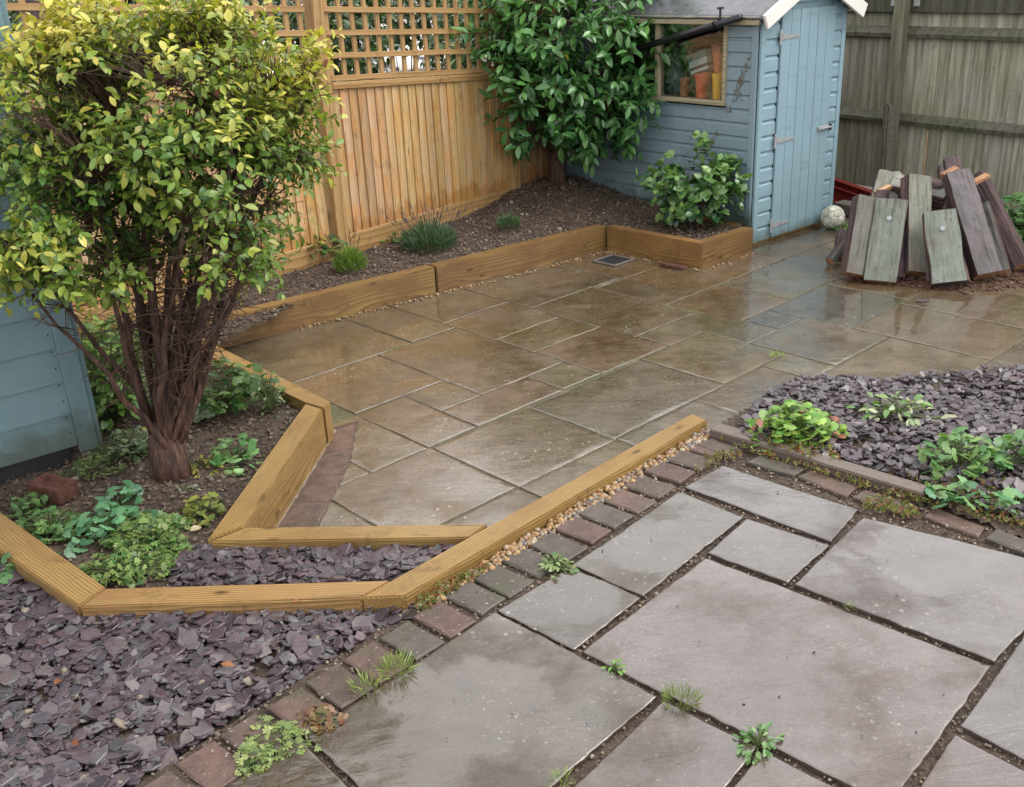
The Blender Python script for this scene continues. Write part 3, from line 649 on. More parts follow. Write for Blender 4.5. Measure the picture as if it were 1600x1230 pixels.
sleeper([(323, 843), (477, 630), (504, 639), (379, 823)], .187, -.02, 'new timber sleeper along the patio side of the shrub bed, meeting the inner slate strip')
sleeper([(478, 629), (506, 638), (516, 627), (300, 520), (270, 530)], .185, -.02, 'new timber sleeper running back left from the bed corner behind the shrub trunk')
def sleeper_line(a, b, za, wid, label, zb=-.02, mat='sleeper2'):
    A_, B_ = P(*a, 0)[:2], P(*b, 0)[:2]; dd = (B_ - A_) / np.linalg.norm(B_ - A_); nn = np.array([-dd[1], dd[0]])
    me, loc, rz = prism('timber_sleeper', [A_, B_, B_ + nn * wid, A_ + nn * wid], zb, za, .006)
    k_ = random.uniform(.8, 1.08); return tag(link('timber_sleeper', me, M[mat], None, loc, (0, 0, rz), (k_, k_ * random.uniform(.93, 1.), k_ * random.uniform(.85, 1.))), label, 'sleeper', 'timber sleepers edging the beds')
sleeper_line((330, 548), (682, 457), .172, .1, 'new timber sleeper fronting the back bed, half hidden by the yellow shrub')
sleeper_line((684.5, 456.5), (949, 389), .172, .1, 'new timber sleeper fronting the back bed between the lavender and the drain')
sleeper_line((948, 391), (1093, 421), .178, .085, 'new timber sleeper facing the square drain below the broadleaf bush')
sleeper_line((1095.5, 420.5), (1176, 394), .176, .085, 'short new timber sleeper butting against the blue shed corner')
a_, b_ = SA + SSD * .03, SA + SSD * .36
me, loc, rz = prism('timber_sleeper', [SA - SFD * .1 + SSD * .09, SA - SFD * .02 + SSD * .09, SA - SFD * .02 + SSD * .62, SA - SFD * .1 + SSD * .62], .0, .165, .005)
tag(link('timber_sleeper', me, M['sleeper2'], None, loc, (0, 0, rz)), 'new timber sleeper lying against the side of the blue shed behind the bush', 'sleeper', 'timber sleepers edging the beds')
sleeper([(1108, 671), (1124, 660), (1452, 759), (1443, 772)], .2, .0, 'old grey sleeper between the brick edging and the right slate bed', 'oldsleeper')

# ------------------------------------------------------------------ new close-board fence with trellis
NB_TILT = -.067
def fpt(s, z=0., off=0.):                 # point on the fence line, s metres from the post, off behind it
    n = np.array([-FD[1], FD[0], 0.]); return FA + FD * s + n * off + np.array([0, 0, z - FA[2]])
frz = math.atan2(FD[1], FD[0]); MFZ = (0, 0, frz)
def ftop(s): return 1.27 + NB_TILT * s    # underside of the trellis
def fence_panel(s0, s1, label):
    root = empty('closeboard_fence', tuple(fpt(s0, .16)), frz); tag(root, label, 'fence', 'close boarded fence panels under the trellis')
    n = round((s1 - s0) / .0785); pw = (s1 - s0) / n
    meshes = []
    for k in range(4):                    # feather-edged board: thick edge overlaps the thin one
        w_ = pw * 1.18; V = [(-w_ / 2, .004, 0), (w_ / 2, -.0, 0), (w_ / 2, .014, 0), (-w_ / 2, .0145, 0)]
        V = [(-w_ / 2, -.009, 0), (w_ / 2, .004, 0), (w_ / 2, .008, 0), (-w_ / 2, .008, 0)]
        V = V + [(x, y, 1.) for x, y, z in V]
        meshes.append((V, [(0, 1, 2, 3)[::-1], (4, 5, 6, 7), (0, 1, 5, 4), (1, 2, 6, 5), (2, 3, 7, 6), (3, 0, 4, 7)]))
    for i in range(n):
        s = (i + .5) * pw; h = ftop(s0 + s) - .16 - .1; V, Fc = meshes[i % 4]
        tone = random.uniform(.8, 1.12); cc = (tone, tone * random.uniform(.9, 1.), tone * random.uniform(.78, 1.))
        me = mesh('board', [(x, y, z * h) for x, y, z in V], Fc)
        link('board', me, M['fence'], root, (s, random.uniform(-.0015, .0015), .1), (0, 0, 0), cc)
    L = s1 - s0
    link('gravel_board', box('gravel_board', L, .025, .15, .003), M['trellis'], root, (L / 2, -.012, .06))
    r = link('rail', box('rail', L, .04, .045, .003), M['trellis'], root, (L / 2, -.004, ftop((s0 + s1) / 2) - .16 + .022), (0, math.atan(-NB_TILT), 0))
    for z in (.3, .75): link('back_rail', box('back_rail', L, .035, .06, .003), M['trellis'], root, (L / 2, .03, z))
def trellis_panel(s0, s1, label, x0=0.):
    root = empty('trellis_panel', tuple(fpt(s0, ftop(s0) + .048)), frz); tag(root, label, 'trellis', 'square trellis panels on the fence'); L = s1 - s0; H = .60
    tl = math.atan(-NB_TILT)
    for k in range(5):
        link('slat', box('slat', L, .018, .036, .002), M['trellis'], root, (L / 2, -.012 + random.uniform(-.001, .001), k * .142 + .02 + NB_TILT * L / 2), (0, tl, 0))
    link('cap', box('cap', L + .01, .05, .025, .003), M['trellis'], root, (L / 2, -.004, .625 + NB_TILT * L / 2), (0, tl, 0))
    n = int(L / .112)
    for i in range(n + 1):
        s = .03 + (L - .06) * i / n
        link('upright', box('upright', .034, .018, H, .002), M['trellisv'], root, (s, .006, H / 2 + NB_TILT * s), (0, random.uniform(-.008, .008), 0))
for s0, s1, a, b in [(-2.6, -.13, 'pale close boarded fence panel behind the yellow shrub', 'trellis panel on the fence behind the top of the yellow shrub'), (.02, 1.75, 'pale close boarded fence panel behind the lavender', 'trellis panel on the fence left of the tall glossy bush'), (1.87, 3.4, 'pale close boarded fence panel mostly hidden behind the tall glossy bush', 'trellis panel mostly hidden behind the tall glossy bush')]:
    fence_panel(s0, s1, a); trellis_panel(s0, s1, b)
p = fpt(-.055, .05, -.01)
tag(link('fence_post', box('fence_post', .095, .095, 2.0, .005, 1, 'z'), M['trellisv'], None, tuple(p), MFZ), 'square new timber post between the two trellis panels', 'fence post', 'posts of the new fence')
p = fpt(1.81, .05, -.01)
tag(link('fence_post', box('fence_post', .095, .095, 2.0, .005, 1, 'z'), M['trellisv'], None, tuple(p), MFZ), 'square new timber post behind the tall glossy bush', 'fence post', 'posts of the new fence')

# ------------------------------------------------------------------ old grey-green fence
GA = np.array([3.37, 8.74, 0.]); GD = hd(-34.); grz = math.atan2(-GD[1], -GD[0])      # own X runs right along the fence
GX = -GD
def gpt(px, py): return PV(px, py, GA, GD)
def gs(px, py): q = gpt(px, py); return float((q - GA) @ GX), float(q[2])
old = empty('old_fence', tuple(GA), grz); tag(old, 'weathered grey green closeboard fence behind the blue shed and plank pile', 'fence')
s_l, s_r = -5.2, 3.2
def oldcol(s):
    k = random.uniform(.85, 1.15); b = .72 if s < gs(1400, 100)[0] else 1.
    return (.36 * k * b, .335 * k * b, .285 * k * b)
s = s_l; sp, _ = gs(1410, 120)
while s < s_r:
    w_ = random.uniform(.1, .125); V = [(-w_ / 2, -.012, 0), (w_ / 2, .003, 0), (w_ / 2, .009, 0), (-w_ / 2, .009, 0)]; V = V + [(x, y, 1.95) for x, y, z in V]
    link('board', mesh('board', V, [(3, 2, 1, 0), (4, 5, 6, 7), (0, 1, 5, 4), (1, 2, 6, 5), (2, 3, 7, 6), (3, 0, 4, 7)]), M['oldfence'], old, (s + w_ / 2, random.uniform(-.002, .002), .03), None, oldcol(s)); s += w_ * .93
z1 = gs(1500, 52)[1]; z2 = gs(1500, 194)[1]; z0 = gs(1500, 8)[1]
for z, nm in ((z1, 'rail'), (z2, 'rail')):
    V = [(s_l, -.06, -.01), (s_l, -.01, .045), (s_l, -.01, -.045), (s_l, -.055, -.04)]; V = V + [(s_r, y, zz_) for x, y, zz_ in V]
    link(nm, mesh(nm, V, [(3, 2, 1, 0), (4, 5, 6, 7), (0, 1, 5, 4), (1, 2, 6, 5), (2, 3, 7, 6), (3, 0, 4, 7)]), M['oldfence'], old, (0, 0, z), None, (.11, .105, .08))
link('top_board', box('top_board', s_r - s_l, .03, .17, .004), M['oldfence'], old, ((s_r + s_l) / 2, -.035, z0 + .03), None, (.085, .08, .062))
for dx in (-.105, .105): link('bracket', box('bracket', .055, .008, .075, .002), M['galv'], old, (sp + dx, -.056, z0 + .03), None)
link('post', box('post', .1, .09, 2.2, .006, 1, 'z'), M['oldfence'], old, (sp, -.09, -.02), None, (.2, .19, .15))
# concrete spur leaning against the post
cb, ct = P(1380, 345, .0), None
b0 = GA + GX * (gs(1398, 200)[0]) + np.array([-GD[1], GD[0], 0]) * 0
nrm = np.array([GX[1], -GX[0], 0.]); nrm = nrm if nrm @ (EYE - GA) > 0 else -nrm
t_top = PV(1391, 162, GA + nrm * .2, GD); t_bot = PV(1384, 290, GA + nrm * .24, GD); dv = (t_bot - t_top); t_bot = t_top + dv * ((t_top[2] + .02) / -dv[2])
bm = bmesh.new(); bmesh.ops.create_cube(bm, size=1)
Ls = float(np.linalg.norm(t_top - t_bot))
for v in bm.verts: v.co = Vector((v.co.x * .085, v.co.y * .085, (v.co.z + .5) * Ls))
bmesh.ops.bevel(bm, geom=bm.edges[:], offset=.016, segments=2, affect='EDGES')
bmesh.ops.subdivide_edges(bm, edges=[e for e in bm.edges if e.calc_length() > .3], cuts=14, use_grid_fill=True)
for v in bm.verts: v.co += Vector((mnoise.noise(v.co * 23), mnoise.noise(v.co * 23 + Vector((9, 0, 0))), 0)) * .006
zq = Vector(t_top - t_bot).to_track_quat('Z', 'X')
o = link('concrete_post', bm_mesh('concrete_post', bm), M['conc'], None, tuple(t_bot), zq.to_euler())
tag(o, 'short rough concrete post leaning on the old grey fence behind the planks', 'concrete post')

# ------------------------------------------------------------------ blue shed
srz = math.atan2(SFD[1], SFD[0])
shed = empty('garden_shed', tuple(SA), srz); tag(shed, 'small pale blue timber shed with white barge boards and a plank door', 'shed')
W, D, EV, RG = .98, 1.95, 1.58, 1.82                              # width, depth, eaves, ridge
def shiplap(h, w_, t=.016):
    V = [(0, 0, 0), (0, -t, .004), (0, -t, h * .78), (0, -t * .35, h * .86), (0, -t * .35, h), (0, 0, h)]; n = 6
    V = V + [(w_, y, z) for x, y, z in V]; Fc = [tuple(range(n)), tuple(range(n, 2 * n))[::-1]] + [(i, i + n, (i + 1) % n + n, (i + 1) % n) for i in range(n)]
    return V, Fc
DU0, DU1, DZ0, DZ1 = .205, .832, .03, 1.60
ROW = .108
def gable(u): return EV + (RG - EV) * (1 - abs(u - W / 2) / (W / 2))
k = 0; z = .02
while z < 1.8:
    h = ROW - .001; rng = [(.045, DU0 - .003), (DU1 + .003, W - .045)] if z < DZ1 else [(.045, W - .045)]
    for u0, u1 in rng:
        zt = z + h
        if z > EV - .02:
            f = (zt - EV) / (RG - EV) * W / 2; u0, u1 = max(u0, f), min(u1, W - f)
            if u1 - u0 < .05: continue
        V, Fc = shiplap(h, u1 - u0); link('board', mesh('board', V, Fc), M['blue'], shed, (u0, .0, z))
    z += ROW
for u in (.022, W - .022): link('corner_trim', box('corner_trim', .046, .022, EV - .02, .003, 1, 'z'), M['blue'], shed, (u, -.012, .02))
link('gable_panel', mesh('gable_panel', [(.03, .006, 1.45), (W - .03, .006, 1.45), (W - .03, .006, EV), (W / 2, .006, RG), (.03, .006, EV)], [(0, 1, 2, 3, 4)]), M['blue'], shed)
door = empty('door', (0, 0, 0)); door.parent = shed; door.location = ((DU0 + DU1) / 2, -.022, DZ0)
nP = 6; pw = (DU1 - DU0) / nP
for i in range(nP): link('plank', box('plank', pw - .004, .018, DZ1 - DZ0, .003, 1, 'z'), M['blue'], door, (-(DU1 - DU0) / 2 + (i + .5) * pw, random.uniform(-.001, .001), 0))
for z in (1.40, .70, .09):
    V = [(0, 0, -.02), (.2, 0, -.007), (.2, 0, .007), (0, 0, .02)]; V = V + [(x, -.004, q) for x, y, q in V]
    hg = link('hinge', mesh('hinge', V, [(0, 1, 2, 3), (7, 6, 5, 4), (0, 4, 5, 1), (1, 5, 6, 2), (2, 6, 7, 3), (3, 7, 4, 0)]), M['galv'], door, (-(DU1 - DU0) / 2, -.0105, z))
    link('hinge_plate', box('hinge_plate', .022, .005, .1, .001), M['galv'], hg, (-.014, -.002, 0))
bl = link('bolt', box('bolt', .13, .012, .034, .003), M['galv'], door, ((DU1 - DU0) / 2 - .075, -.017, .72)); link('bolt_bar', box('bolt_bar', .15, .012, .012, .003), M['galv'], bl, (.02, -.011, 0))
link('keep', box('keep', .03, .014, .045, .003), M['iron'], shed, (DU1 + .03, -.028, .745))
# side wall, looking towards the bed: own frame with X running back from the front corner
WU0, WU1, WU2, WZ0, WZ1 = .285, .90, 1.50, 1.01, 1.53
side = empty('side_wall'); side.parent = shed; side.location = (0, 0, 0); side.rotation_euler = (0, 0, R(90))
z = .02; ROWS = .0945
while z < EV - .005:
    h = min(ROWS - .001, EV - z); rng = [(.03, D)] if (z + h < WZ0 - .02 or z > WZ1 + .05) else [(.03, WU0 - .03), (WU2 + .03, D)]
    for u0, u1 in rng:
        V, Fc = shiplap(h, u1 - u0); V = [(x, -y, q) for x, y, q in V]; link('board', mesh('board', V, [f[::-1] for f in Fc]), M['blueshade'], side, (u0, 0, z))
    z += ROWS
link('corner_trim', box('corner_trim', .046, .022, EV - .02, .003, 1, 'z'), M['blueshade'], side, (.022, .014, .02))
def wbar(nm, u0, u1, z0_, z1_, dpt=.04): return link(nm, box(nm, u1 - u0, dpt, z1_ - z0_, .003), M['frame'], side, ((u0 + u1) / 2, .012, (z0_ + z1_) / 2))
wbar('window_frame', WU0 - .03, WU0, WZ0, WZ1); wbar('window_frame', WU2, WU2 + .03, WZ0, WZ1); wbar('window_sill', WU0 - .035, WU2 + .035, WZ0 - .03, WZ0, .07)
wbar('window_frame', WU0 - .03, WU2 + .03, WZ1, WZ1 + .03); wbar('mullion', WU1 - .02, WU1 + .02, WZ0, WZ1)
for a, b in ((WU0, WU1 - .02), (WU1 + .02, WU2)): link('pane', box('pane', b - a, .004, WZ1 - WZ0, 0), M['glass'], side, ((a + b) / 2, .004, (WZ0 + WZ1) / 2))
link('wall', box('wall', .02, D, EV, 0), M['dark'], shed, (W - .03, D / 2, EV / 2 + .01)); link('wall', box('wall', W - .04, .02, EV, 0), M['dark'], shed, (W / 2, D, EV / 2 + .01))
link('shelf', box('shelf', .34, D - .1, .02, .002), M['frame'], shed, (.2, D / 2, WZ0 - .02)); link('floor', box('floor', W - .06, D - .05, .03, 0), M['dark'], shed, (W / 2, D / 2, .03))
sl = math.atan2(RG - EV, W / 2); ln = math.hypot(RG - EV, W / 2) + .09
for sgn in (-1, 1):
    mx_ = Matrix.Rotation(sgn * -sl, 3, 'Y')
    cx = W / 2 + sgn * (ln / 2) * math.cos(sl); cz = RG + .03 - ln / 2 * math.sin(sl)
    bm = bmesh.new(); bmesh.ops.create_grid(bm, x_segments=14, y_segments=40, size=.5)
    for v in bm.verts:
        v.co.x *= ln; v.co.y *= D + .14; v.co.z = .006 * mnoise.noise(Vector((v.co.x * 3, v.co.y * 9, sgn))) + .004 * mnoise.noise(v.co * 20)
    r_ = bmesh.ops.extrude_face_region(bm, geom=bm.faces[:])
    for e in r_['geom']:
        if isinstance(e, bmesh.types.BMVert): e.co.z -= .014
    link('roof', bm_mesh('roof', bm, True), M['felt'], shed, (cx, D / 2 - .02, cz), (0, sgn * sl, 0))
    link('barge_board', box('barge_board', ln + .012, .022, .1, .003), M['white'], shed, (cx, -.108, cz - .022), (0, sgn * sl, 0))
link('eaves_board', box('eaves_board', .022, D + .05, .055, .003), M['frame'], shed, (-.062, D / 2 - .02, EV - .028))
link('base_bearer', box('base_bearer', W - .02, .05, .03, .003), M['trellis'], shed, (W / 2, .03, .005))
# dried climber marks on the side wall
V, Fc = [], []
for (ax, ay), (bx, by), n in (((1172, 88), (1148, 150), 40), ((1152, 150), (1135, 185), 12), ((1122, 205), (1104, 240), 30), ((1160, 110), (1152, 160), 20)):
    for _ in range(n):
        t = random.random(); q = PV(ax + (bx - ax) * t + random.gauss(0, 2.2), ay + (by - ay) * t + random.gauss(0, 2), SA - SFD * .019, SSD); s = random.uniform(.004, .013); i0 = len(V); a0 = random.uniform(0, 3)
        for j in range(5):
            tt = a0 + j * 1.257; r_ = s * random.uniform(.4, 1.2); V.append(tuple(q + SSD * r_ * math.cos(tt) * .6 + np.array([0, 0, r_ * math.sin(tt) * 1.5]) - SFD * random.uniform(0, .003)))
        V.append(tuple(q - SFD * .006)); Fc += [(i0 + j, i0 + (j + 1) % 5, i0 + 5) for j in range(5)]
mk = mesh('dried_vine', V, Fc); mo = link('dried_vine', mk, m_simple('dried_vine', (.16, .13, .09), .8, .4, 40.)); mo.parent = side
bpy.context.view_layer.update(); mo.matrix_parent_inverse = side.matrix_world.inverted(); stuff(mo)
# black drainpipe fixed under the eaves
def sidept(px, py, off): return PV(px, py, SA - SFD * off, SSD)
pa, pb_ = sidept(1157, 27, .11), sidept(985, 80, .11)
pipe = empty('drainpipe', tuple(pa)); tag(pipe, 'black plastic pipe slung slantwise under the shed eaves across the window', 'drainpipe')
link('pipe', tube('pipe', [(0, 0, 0), tuple(pb_ - pa)], .024, 14), M['black'], pipe)
j = pa + (pb_ - pa) * .17
link('collar', tube('collar', [tuple(j - pa), tuple((pb_ - pa) * .215)], .029, 14), M['black'], pipe)
link('clip', box('clip', .014, .018, .09, .003), M['black'], pipe, tuple(j - pa + np.array([0, 0, .06]))); link('clip_screw', box('clip_screw', .045, .03, .014, .003), M['black'], pipe, tuple(j - pa + np.array([0, 0, .1])))

# things on the shelf inside the window
def pot(px0, px1, pyb, pyt, back, colr, label, nm='plant_pot', taper=.78, dz=None):
    q0_, q1_ = sidept(px0, pyb, -back), sidept(px1, pyb, -back); r_ = float(np.linalg.norm(q1_ - q0_)) / 2 * .62; c = (q0_ + q1_) / 2; zt = sidept((px0 + px1) / 2, pyt, -back)[2]; zb = WZ0 - .008 if dz is None else dz
    h = zt - zb; rt = r_; rb_ = r_ * taper; prof = [(rb_, 0), (rt * .95, h * .84), (rt * 1.07, h * .84), (rt * 1.1, h), (rt * 1.0, h), (rt * .86, h * .5), (0.01, h * .4)]
    n = 20; V = [(r * math.cos(2 * math.pi * k / n), r * math.sin(2 * math.pi * k / n), z_) for r, z_ in prof for k in range(n)]
    Fc = [(i * n + k, i * n + (k + 1) % n, (i + 1) * n + (k + 1) % n, (i + 1) * n + k) for i in range(len(prof) - 1) for k in range(n)] + [tuple(range(n))[::-1]]
    return tag(link(nm, mesh(nm, V, Fc, False), M['plastic'], None, (c[0], c[1], zb), None, colr), label, 'plant pot', 'pots on the shed shelf')
pot(1083, 1111, 148, 114, .07, (.75, .13, .06), 'red plastic plant pot under the tilted box in the shed window')
pot(1110, 1131, 146, 114, .06, (.9, .5, .03), 'yellow plastic plant pot at the right of the shed window')
zy = sidept(1120, 112, -.1)[2]
pot(1111, 1133, 112, 82, .1, (.6, .16, .09), 'orange red pot standing on the yellow pot in the shed window', dz=zy)
pot(1108, 1133, 82, 68, .1, (.33, .12, .08), 'dull brown pot nested on top of the pot stack in the shed window', dz=sidept(1120, 82, -.1)[2])
q = sidept(1095, 97, -.12)
bxo = empty('cardboard_box', tuple(q)); tag(bxo, 'tilted white and green packet resting on the red pot in the shed window', 'box')
rq = (0.05, R(18), srz + R(90))
bxo.rotation_euler = rq
link('carton', box('carton', .17, .07, .14, .003), M['plastic'], bxo, (0, 0, 0), None, (.5, .55, .57))
for z_, h_, c_ in ((.045, .05, (.12, .2, .2)), (-.035, .022, (.02, .02, .03))): link('printed_band', box('printed_band', .172, .072, h_, .001), M['plastic'], bxo, (0, 0, z_), None, c_)
tub = pot(1060, 1080, 145, 122, .12, (.52, .2, .1), 'small translucent tub of orange oddments in the shed window', 'plastic_tub', .9)
tub['category'] = 'tub'
q = sidept(1055, 118, -.2); V = []; prof = [(.055, 0), (.055, .2), (.045, .26), (.018, .3), (.018, .33), (.005, .335)]
n = 14; V = [(r * math.cos(2 * math.pi * k / n), r * math.sin(2 * math.pi * k / n), z_) for r, z_ in prof for k in range(n)]
Fc = [(i * n + k, i * n + (k + 1) % n, (i + 1) * n + (k + 1) % n, (i + 1) * n + k) for i in range(len(prof) - 1) for k in range(n)] + [tuple(range(n))[::-1]]
tag(link('plastic_bottle', mesh('plastic_bottle', V, Fc, True), M['plastic'], None, (q[0], q[1], WZ0 - .008), None, (.16, .22, .24)), 'large grey plastic bottle at the left of the visible shed window pane', 'bottle')

# ------------------------------------------------------------------ teal shed at the left edge
LA = P(151, 692, .2); LD = hd(53.); lrz = math.atan2(LD[1], LD[0])
ls = empty('teal_shed', tuple(LA), lrz); tag(ls, 'teal blue timber shed at the left edge beside the yellow shrub', 'shed')
ROWL = .143; z = .02
link('corner_trim', box('corner_trim', .022, .06, 2.2, .003, 1, 'z'), M['teal'], ls, (.012, .02, -.01)); link('corner_trim', box('corner_trim', .075, .022, 2.22, .003, 1, 'z'), M['teal'], ls, (-.037, -.012, -.015))
while z < 2.2:
    w_ = 2.2; t = .016; V = [(-w_, 0, 0), (-w_, -.014, 0), (-w_, -.005, ROWL), (-w_, 0, ROWL)]; V = V + [(-.076, y, q_) for x, y, q_ in V]
    link('board', mesh('board', V, [(0, 1, 2, 3), (7, 6, 5, 4), (0, 4, 5, 1), (1, 5, 6, 2), (2, 6, 7, 3), (3, 7, 4, 0)]), M['teal'], ls, (0, 0, z)); z += ROWL
for z in np.arange(.05, 2.2, ROWL):
    for dz in (.03, .1): link('nail', box('nail', .005, .004, .005, 0), M['iron'], ls, (-.095, -.0125 + dz * .05, z + dz))
link('end_wall', box('end_wall', .02, 1.2, 2.2, 0), M['teal'], ls, (-.012, .62, 1.1)); link('bearer', box('bearer', 2., .08, .1, .003), M['dark'], ls, (-1.1, .08, -.05))

# ------------------------------------------------------------------ foliage library
def lf(w, fold=.12, droop=.12, n=3, notch=0.):
    """leaf blade along +X, unit length, folded on its midrib"""
    V = [(0, 0, 0)]; st = {3: [(.28, .8), (.55, 1.), (.82, .62)], 2: [(.35, 1.), (.7, .8)]}[n]
    for x, k in st: V += [(x, 0, -droop * x * x), (x, w / 2 * k, fold * w * k - droop * x * x), (x, -w / 2 * k, fold * w * k - droop * x * x)]
    V.append((1 - notch, 0, -droop)); Fc = [(0, 1, 2), (0, 3, 1)]
    for i in range(n - 1):
        a, b = 1 + 3 * i, 4 + 3 * i; Fc += [(a, b, b + 1, a + 1), (a, a + 2, b + 2, b)]
    a = 1 + 3 * (n - 1); t = len(V) - 1; Fc += [(a, t, a + 1), (a, a + 2, t)]
    return V, Fc
OVAL = [lf(.5), lf(.58, .18, .2), lf(.42, .08, .05), lf(.52, .26, .4), lf(.46, .3, .15), lf(.6, .1, .5)]
LAUREL = [lf(.40, .14, .12), lf(.44, .2, .22), lf(.37, .1, .02), lf(.42, .16, .3)]
BLADE = [lf(.07, .1, .25, 2), lf(.06, .1, .1, 2), lf(.08, .1, .4, 2)]
NEEDLE = [lf(.11, .1, .08, 2), lf(.1, .1, .2, 2)]
def lobed(n=3, spread=.75):  # lobed blade
    V, Fc = [(0, 0, 0)], []
    for k in range(n):
        a = (k - (n - 1) / 2) * spread; c, s = math.cos(a), math.sin(a); b = len(V); o = [(.35, .2), (.8, .3), (1., .13), (1.0, -.13), (.8, -.3), (.35, -.2)]
        for x, y in o: V.append((.1 * c + x * .85 * c - y * .9 * s, .1 * s + x * .85 * s + y * .9 * c, .05 + .1 * abs(y) - .14 * x * x))
        Fc += [(0,) + tuple(b + i for i in range(5, -1, -1))]
    return V, Fc
def fern(n=5, spread=.5):
    V, Fc = [], []
    for k in range(n):
        a = (k - (n - 1) / 2) * spread; c, s = math.cos(a), math.sin(a); L_ = 1 - .12 * abs(k - (n - 1) / 2); b = len(V)
        for x, y in ((0, 0), (.45, .1), (.7, .17), (1, 0), (.7, -.17), (.45, -.1)): V.append((x * L_ * c - y * s, x * L_ * s + y * c, .06 * x - .14 * x * x + .1 * abs(y)))
        Fc.append(tuple(b + i for i in range(5, -1, -1)))
    return V, Fc
FERN = [fern(5, .5), fern(5, .6), fern(3, .7)]
LOBED = [lobed(3, .8), lobed(3, .7), lobed(5, .5)]
ROUND = [lobed(5, .62), lobed(6, .58)]
def cmix(a, b, t): return tuple(a[i] + (b[i] - a[i]) * t for i in range(3))
def jit(c, k=.2):
    v = random.uniform(1 - k, 1 + k); return tuple(np.round(np.clip([x * v * random.uniform(.93, 1.07) for x in c], 0, 1), 3))
def quant(c): return tuple(float(x) for x in c)
def leaf_item(T, p, d, up, size, c):
    Rm = np.array(rot_to(d, up, random.uniform(-.5, .5))) * size
    return (random.randrange(len(T)), Rm, tuple(p), quant(c))
def rv(): 
    v = RNG.normal(size=3); return v / np.linalg.norm(v)
def blob_point(blobs, wts):
    c, r = blobs[random.choices(range(len(blobs)), wts)[0]]; v = rv(); return c + v * r * (random.random() ** .42)
def shrub(name, label, cat, base, blobs, nst, ntips, nl, T, lsize, colf, mat, trunk_r=.05, fork=.12, n_ind=300, stem_mat='bark', spread=.35, group=None, twig=.16, out_c=None, fine=0, stub=True):
    root = empty(name, tuple(base)); tag(root, label, cat, group); base = np.asarray(base, float)
    wts = [float(np.prod(r) ** (2 / 3)) for c, r in blobs]; cen = sum(np.asarray(c) * w_ for (c, r), w_ in zip(blobs, wts)) / sum(wts)
    V, Fc = [], []; nodes = []
    top0 = base + np.array([0, 0, fork])
    tube_into(V, Fc, [(0, 0, -.03), (0, 0, fork * .3), (.004, .004, fork * .8), (0, 0, fork * 1.25)], [trunk_r * 1.25, trunk_r * 1.05, trunk_r * .95, trunk_r * .5], 10)
    for i in range(nst):
        tgt = blob_point(blobs, wts); a = 2 * math.pi * i / nst; st = base + np.array([math.cos(a), math.sin(a), 0]) * trunk_r * .5 + np.array([0, 0, fork * random.uniform(.4, .9)])
        mid = st + (tgt - st) * .4 + np.array([math.cos(a), math.sin(a), 0]) * spread * .2 * random.random() + np.array([0, 0, .05]); pts = []
        for t in np.linspace(0, 1, 9):
            q = (1 - t) ** 2 * st + 2 * t * (1 - t) * mid + t * t * tgt + rv() * .012 * (t > 0); pts.append(q - base); nodes.append(q) if t > .3 else None
        r0 = trunk_r * random.choice([.14, .18, .24, .3, .38]); tube_into(V, Fc, pts, [r0 * (1 - .8 * t) for t in np.linspace(0, 1, 9)], 6)
    V = [tuple(np.array(p) + np.array(mnoise.noise_vector(Vector(p) * 14)) * trunk_r * .16) for p in V]
    link('trunk', mesh('trunk', V, Fc, True), M[stem_mat], root)
    NA = np.array(nodes); V, Fc, items = [], [], []
    for k in range(ntips):
        p = blob_point(blobs, wts); dd = NA - p; j = int(np.argmin((dd ** 2).sum(1) + .02 * RNG.random(len(NA)))); q = NA[j]
        v = p - q; L = float(np.linalg.norm(v)); m = (p + q) / 2 + rv() * L * .15
        out = p - cen; out[2] *= .6; out /= max(1e-3, np.linalg.norm(out)); tw = out * .6 + rv() * .6 + np.array([0, 0, .25]); tw /= np.linalg.norm(tw); tip = p + tw * twig
        r_ = min(.0038, trunk_r * .06); tube_into(V, Fc, [q - base, m - base, p - base, tip - base], [r_, r_ * .7, r_ * .45, r_ * .15], 3)
        up0 = np.array([0, 0, 1.])
        for i in range(nl):
            t = (i + .5) / nl; lp = p + tw * twig * t; sd_ = rv(); sd_ -= tw * (sd_ @ tw); sd_ /= max(1e-3, np.linalg.norm(sd_)); ld = sd_ * .85 + tw * (.35 + .5 * t) + np.array([0, 0, -.12]); c = colf(lp, t, cen, out)
            items.append(leaf_item(T, lp - base, ld, up0 + out * .5 + rv() * .35, random.uniform(*lsize), jit(c)))
    for k in range(fine):
        q = NA[random.randrange(len(NA))]; e = q + rv() * np.array([.14, .14, .1]); tube_into(V, Fc, [q - base, (q + e) / 2 + rv() * .02 - base, e - base], [.003, .002, .001], 3)
    link('twigs', mesh('twigs', V, Fc), M['twig'], root)
    B = base
    class _: pass
    it2 = sorted(items, key=lambda w_: float(np.linalg.norm(np.asarray(w_[2]) + B - EYE)))
    ind, oth = it2[:n_ind], it2[n_ind:]; cache = {}
    crown = None
    if oth:
        me = merge('foliage', T, oth); me.materials.append(M[mat]); crown = link('crown', me, None, root); stuff(crown)
    pal = [q[3] for q in random.sample(it2, min(26, len(it2)))]
    for k, Rm, p, c in ind:
        c2 = min(pal, key=lambda q: sum((a - b) ** 2 for a, b in zip(q, c))); key = (k, c2)
        if key not in cache: cache[key] = merge('leaf', T, [(k, np.eye(3), (0, 0, 0), c2)]); cache[key].materials.append(M[mat])
        o = bpy.data.objects.new('leaf', cache[key]); o.parent = root; o.matrix_local = Matrix.Translation(Vector(p)) @ Matrix([list(r) for r in np.asarray(Rm)]).to_4x4(); COL.objects.link(o)
    return root
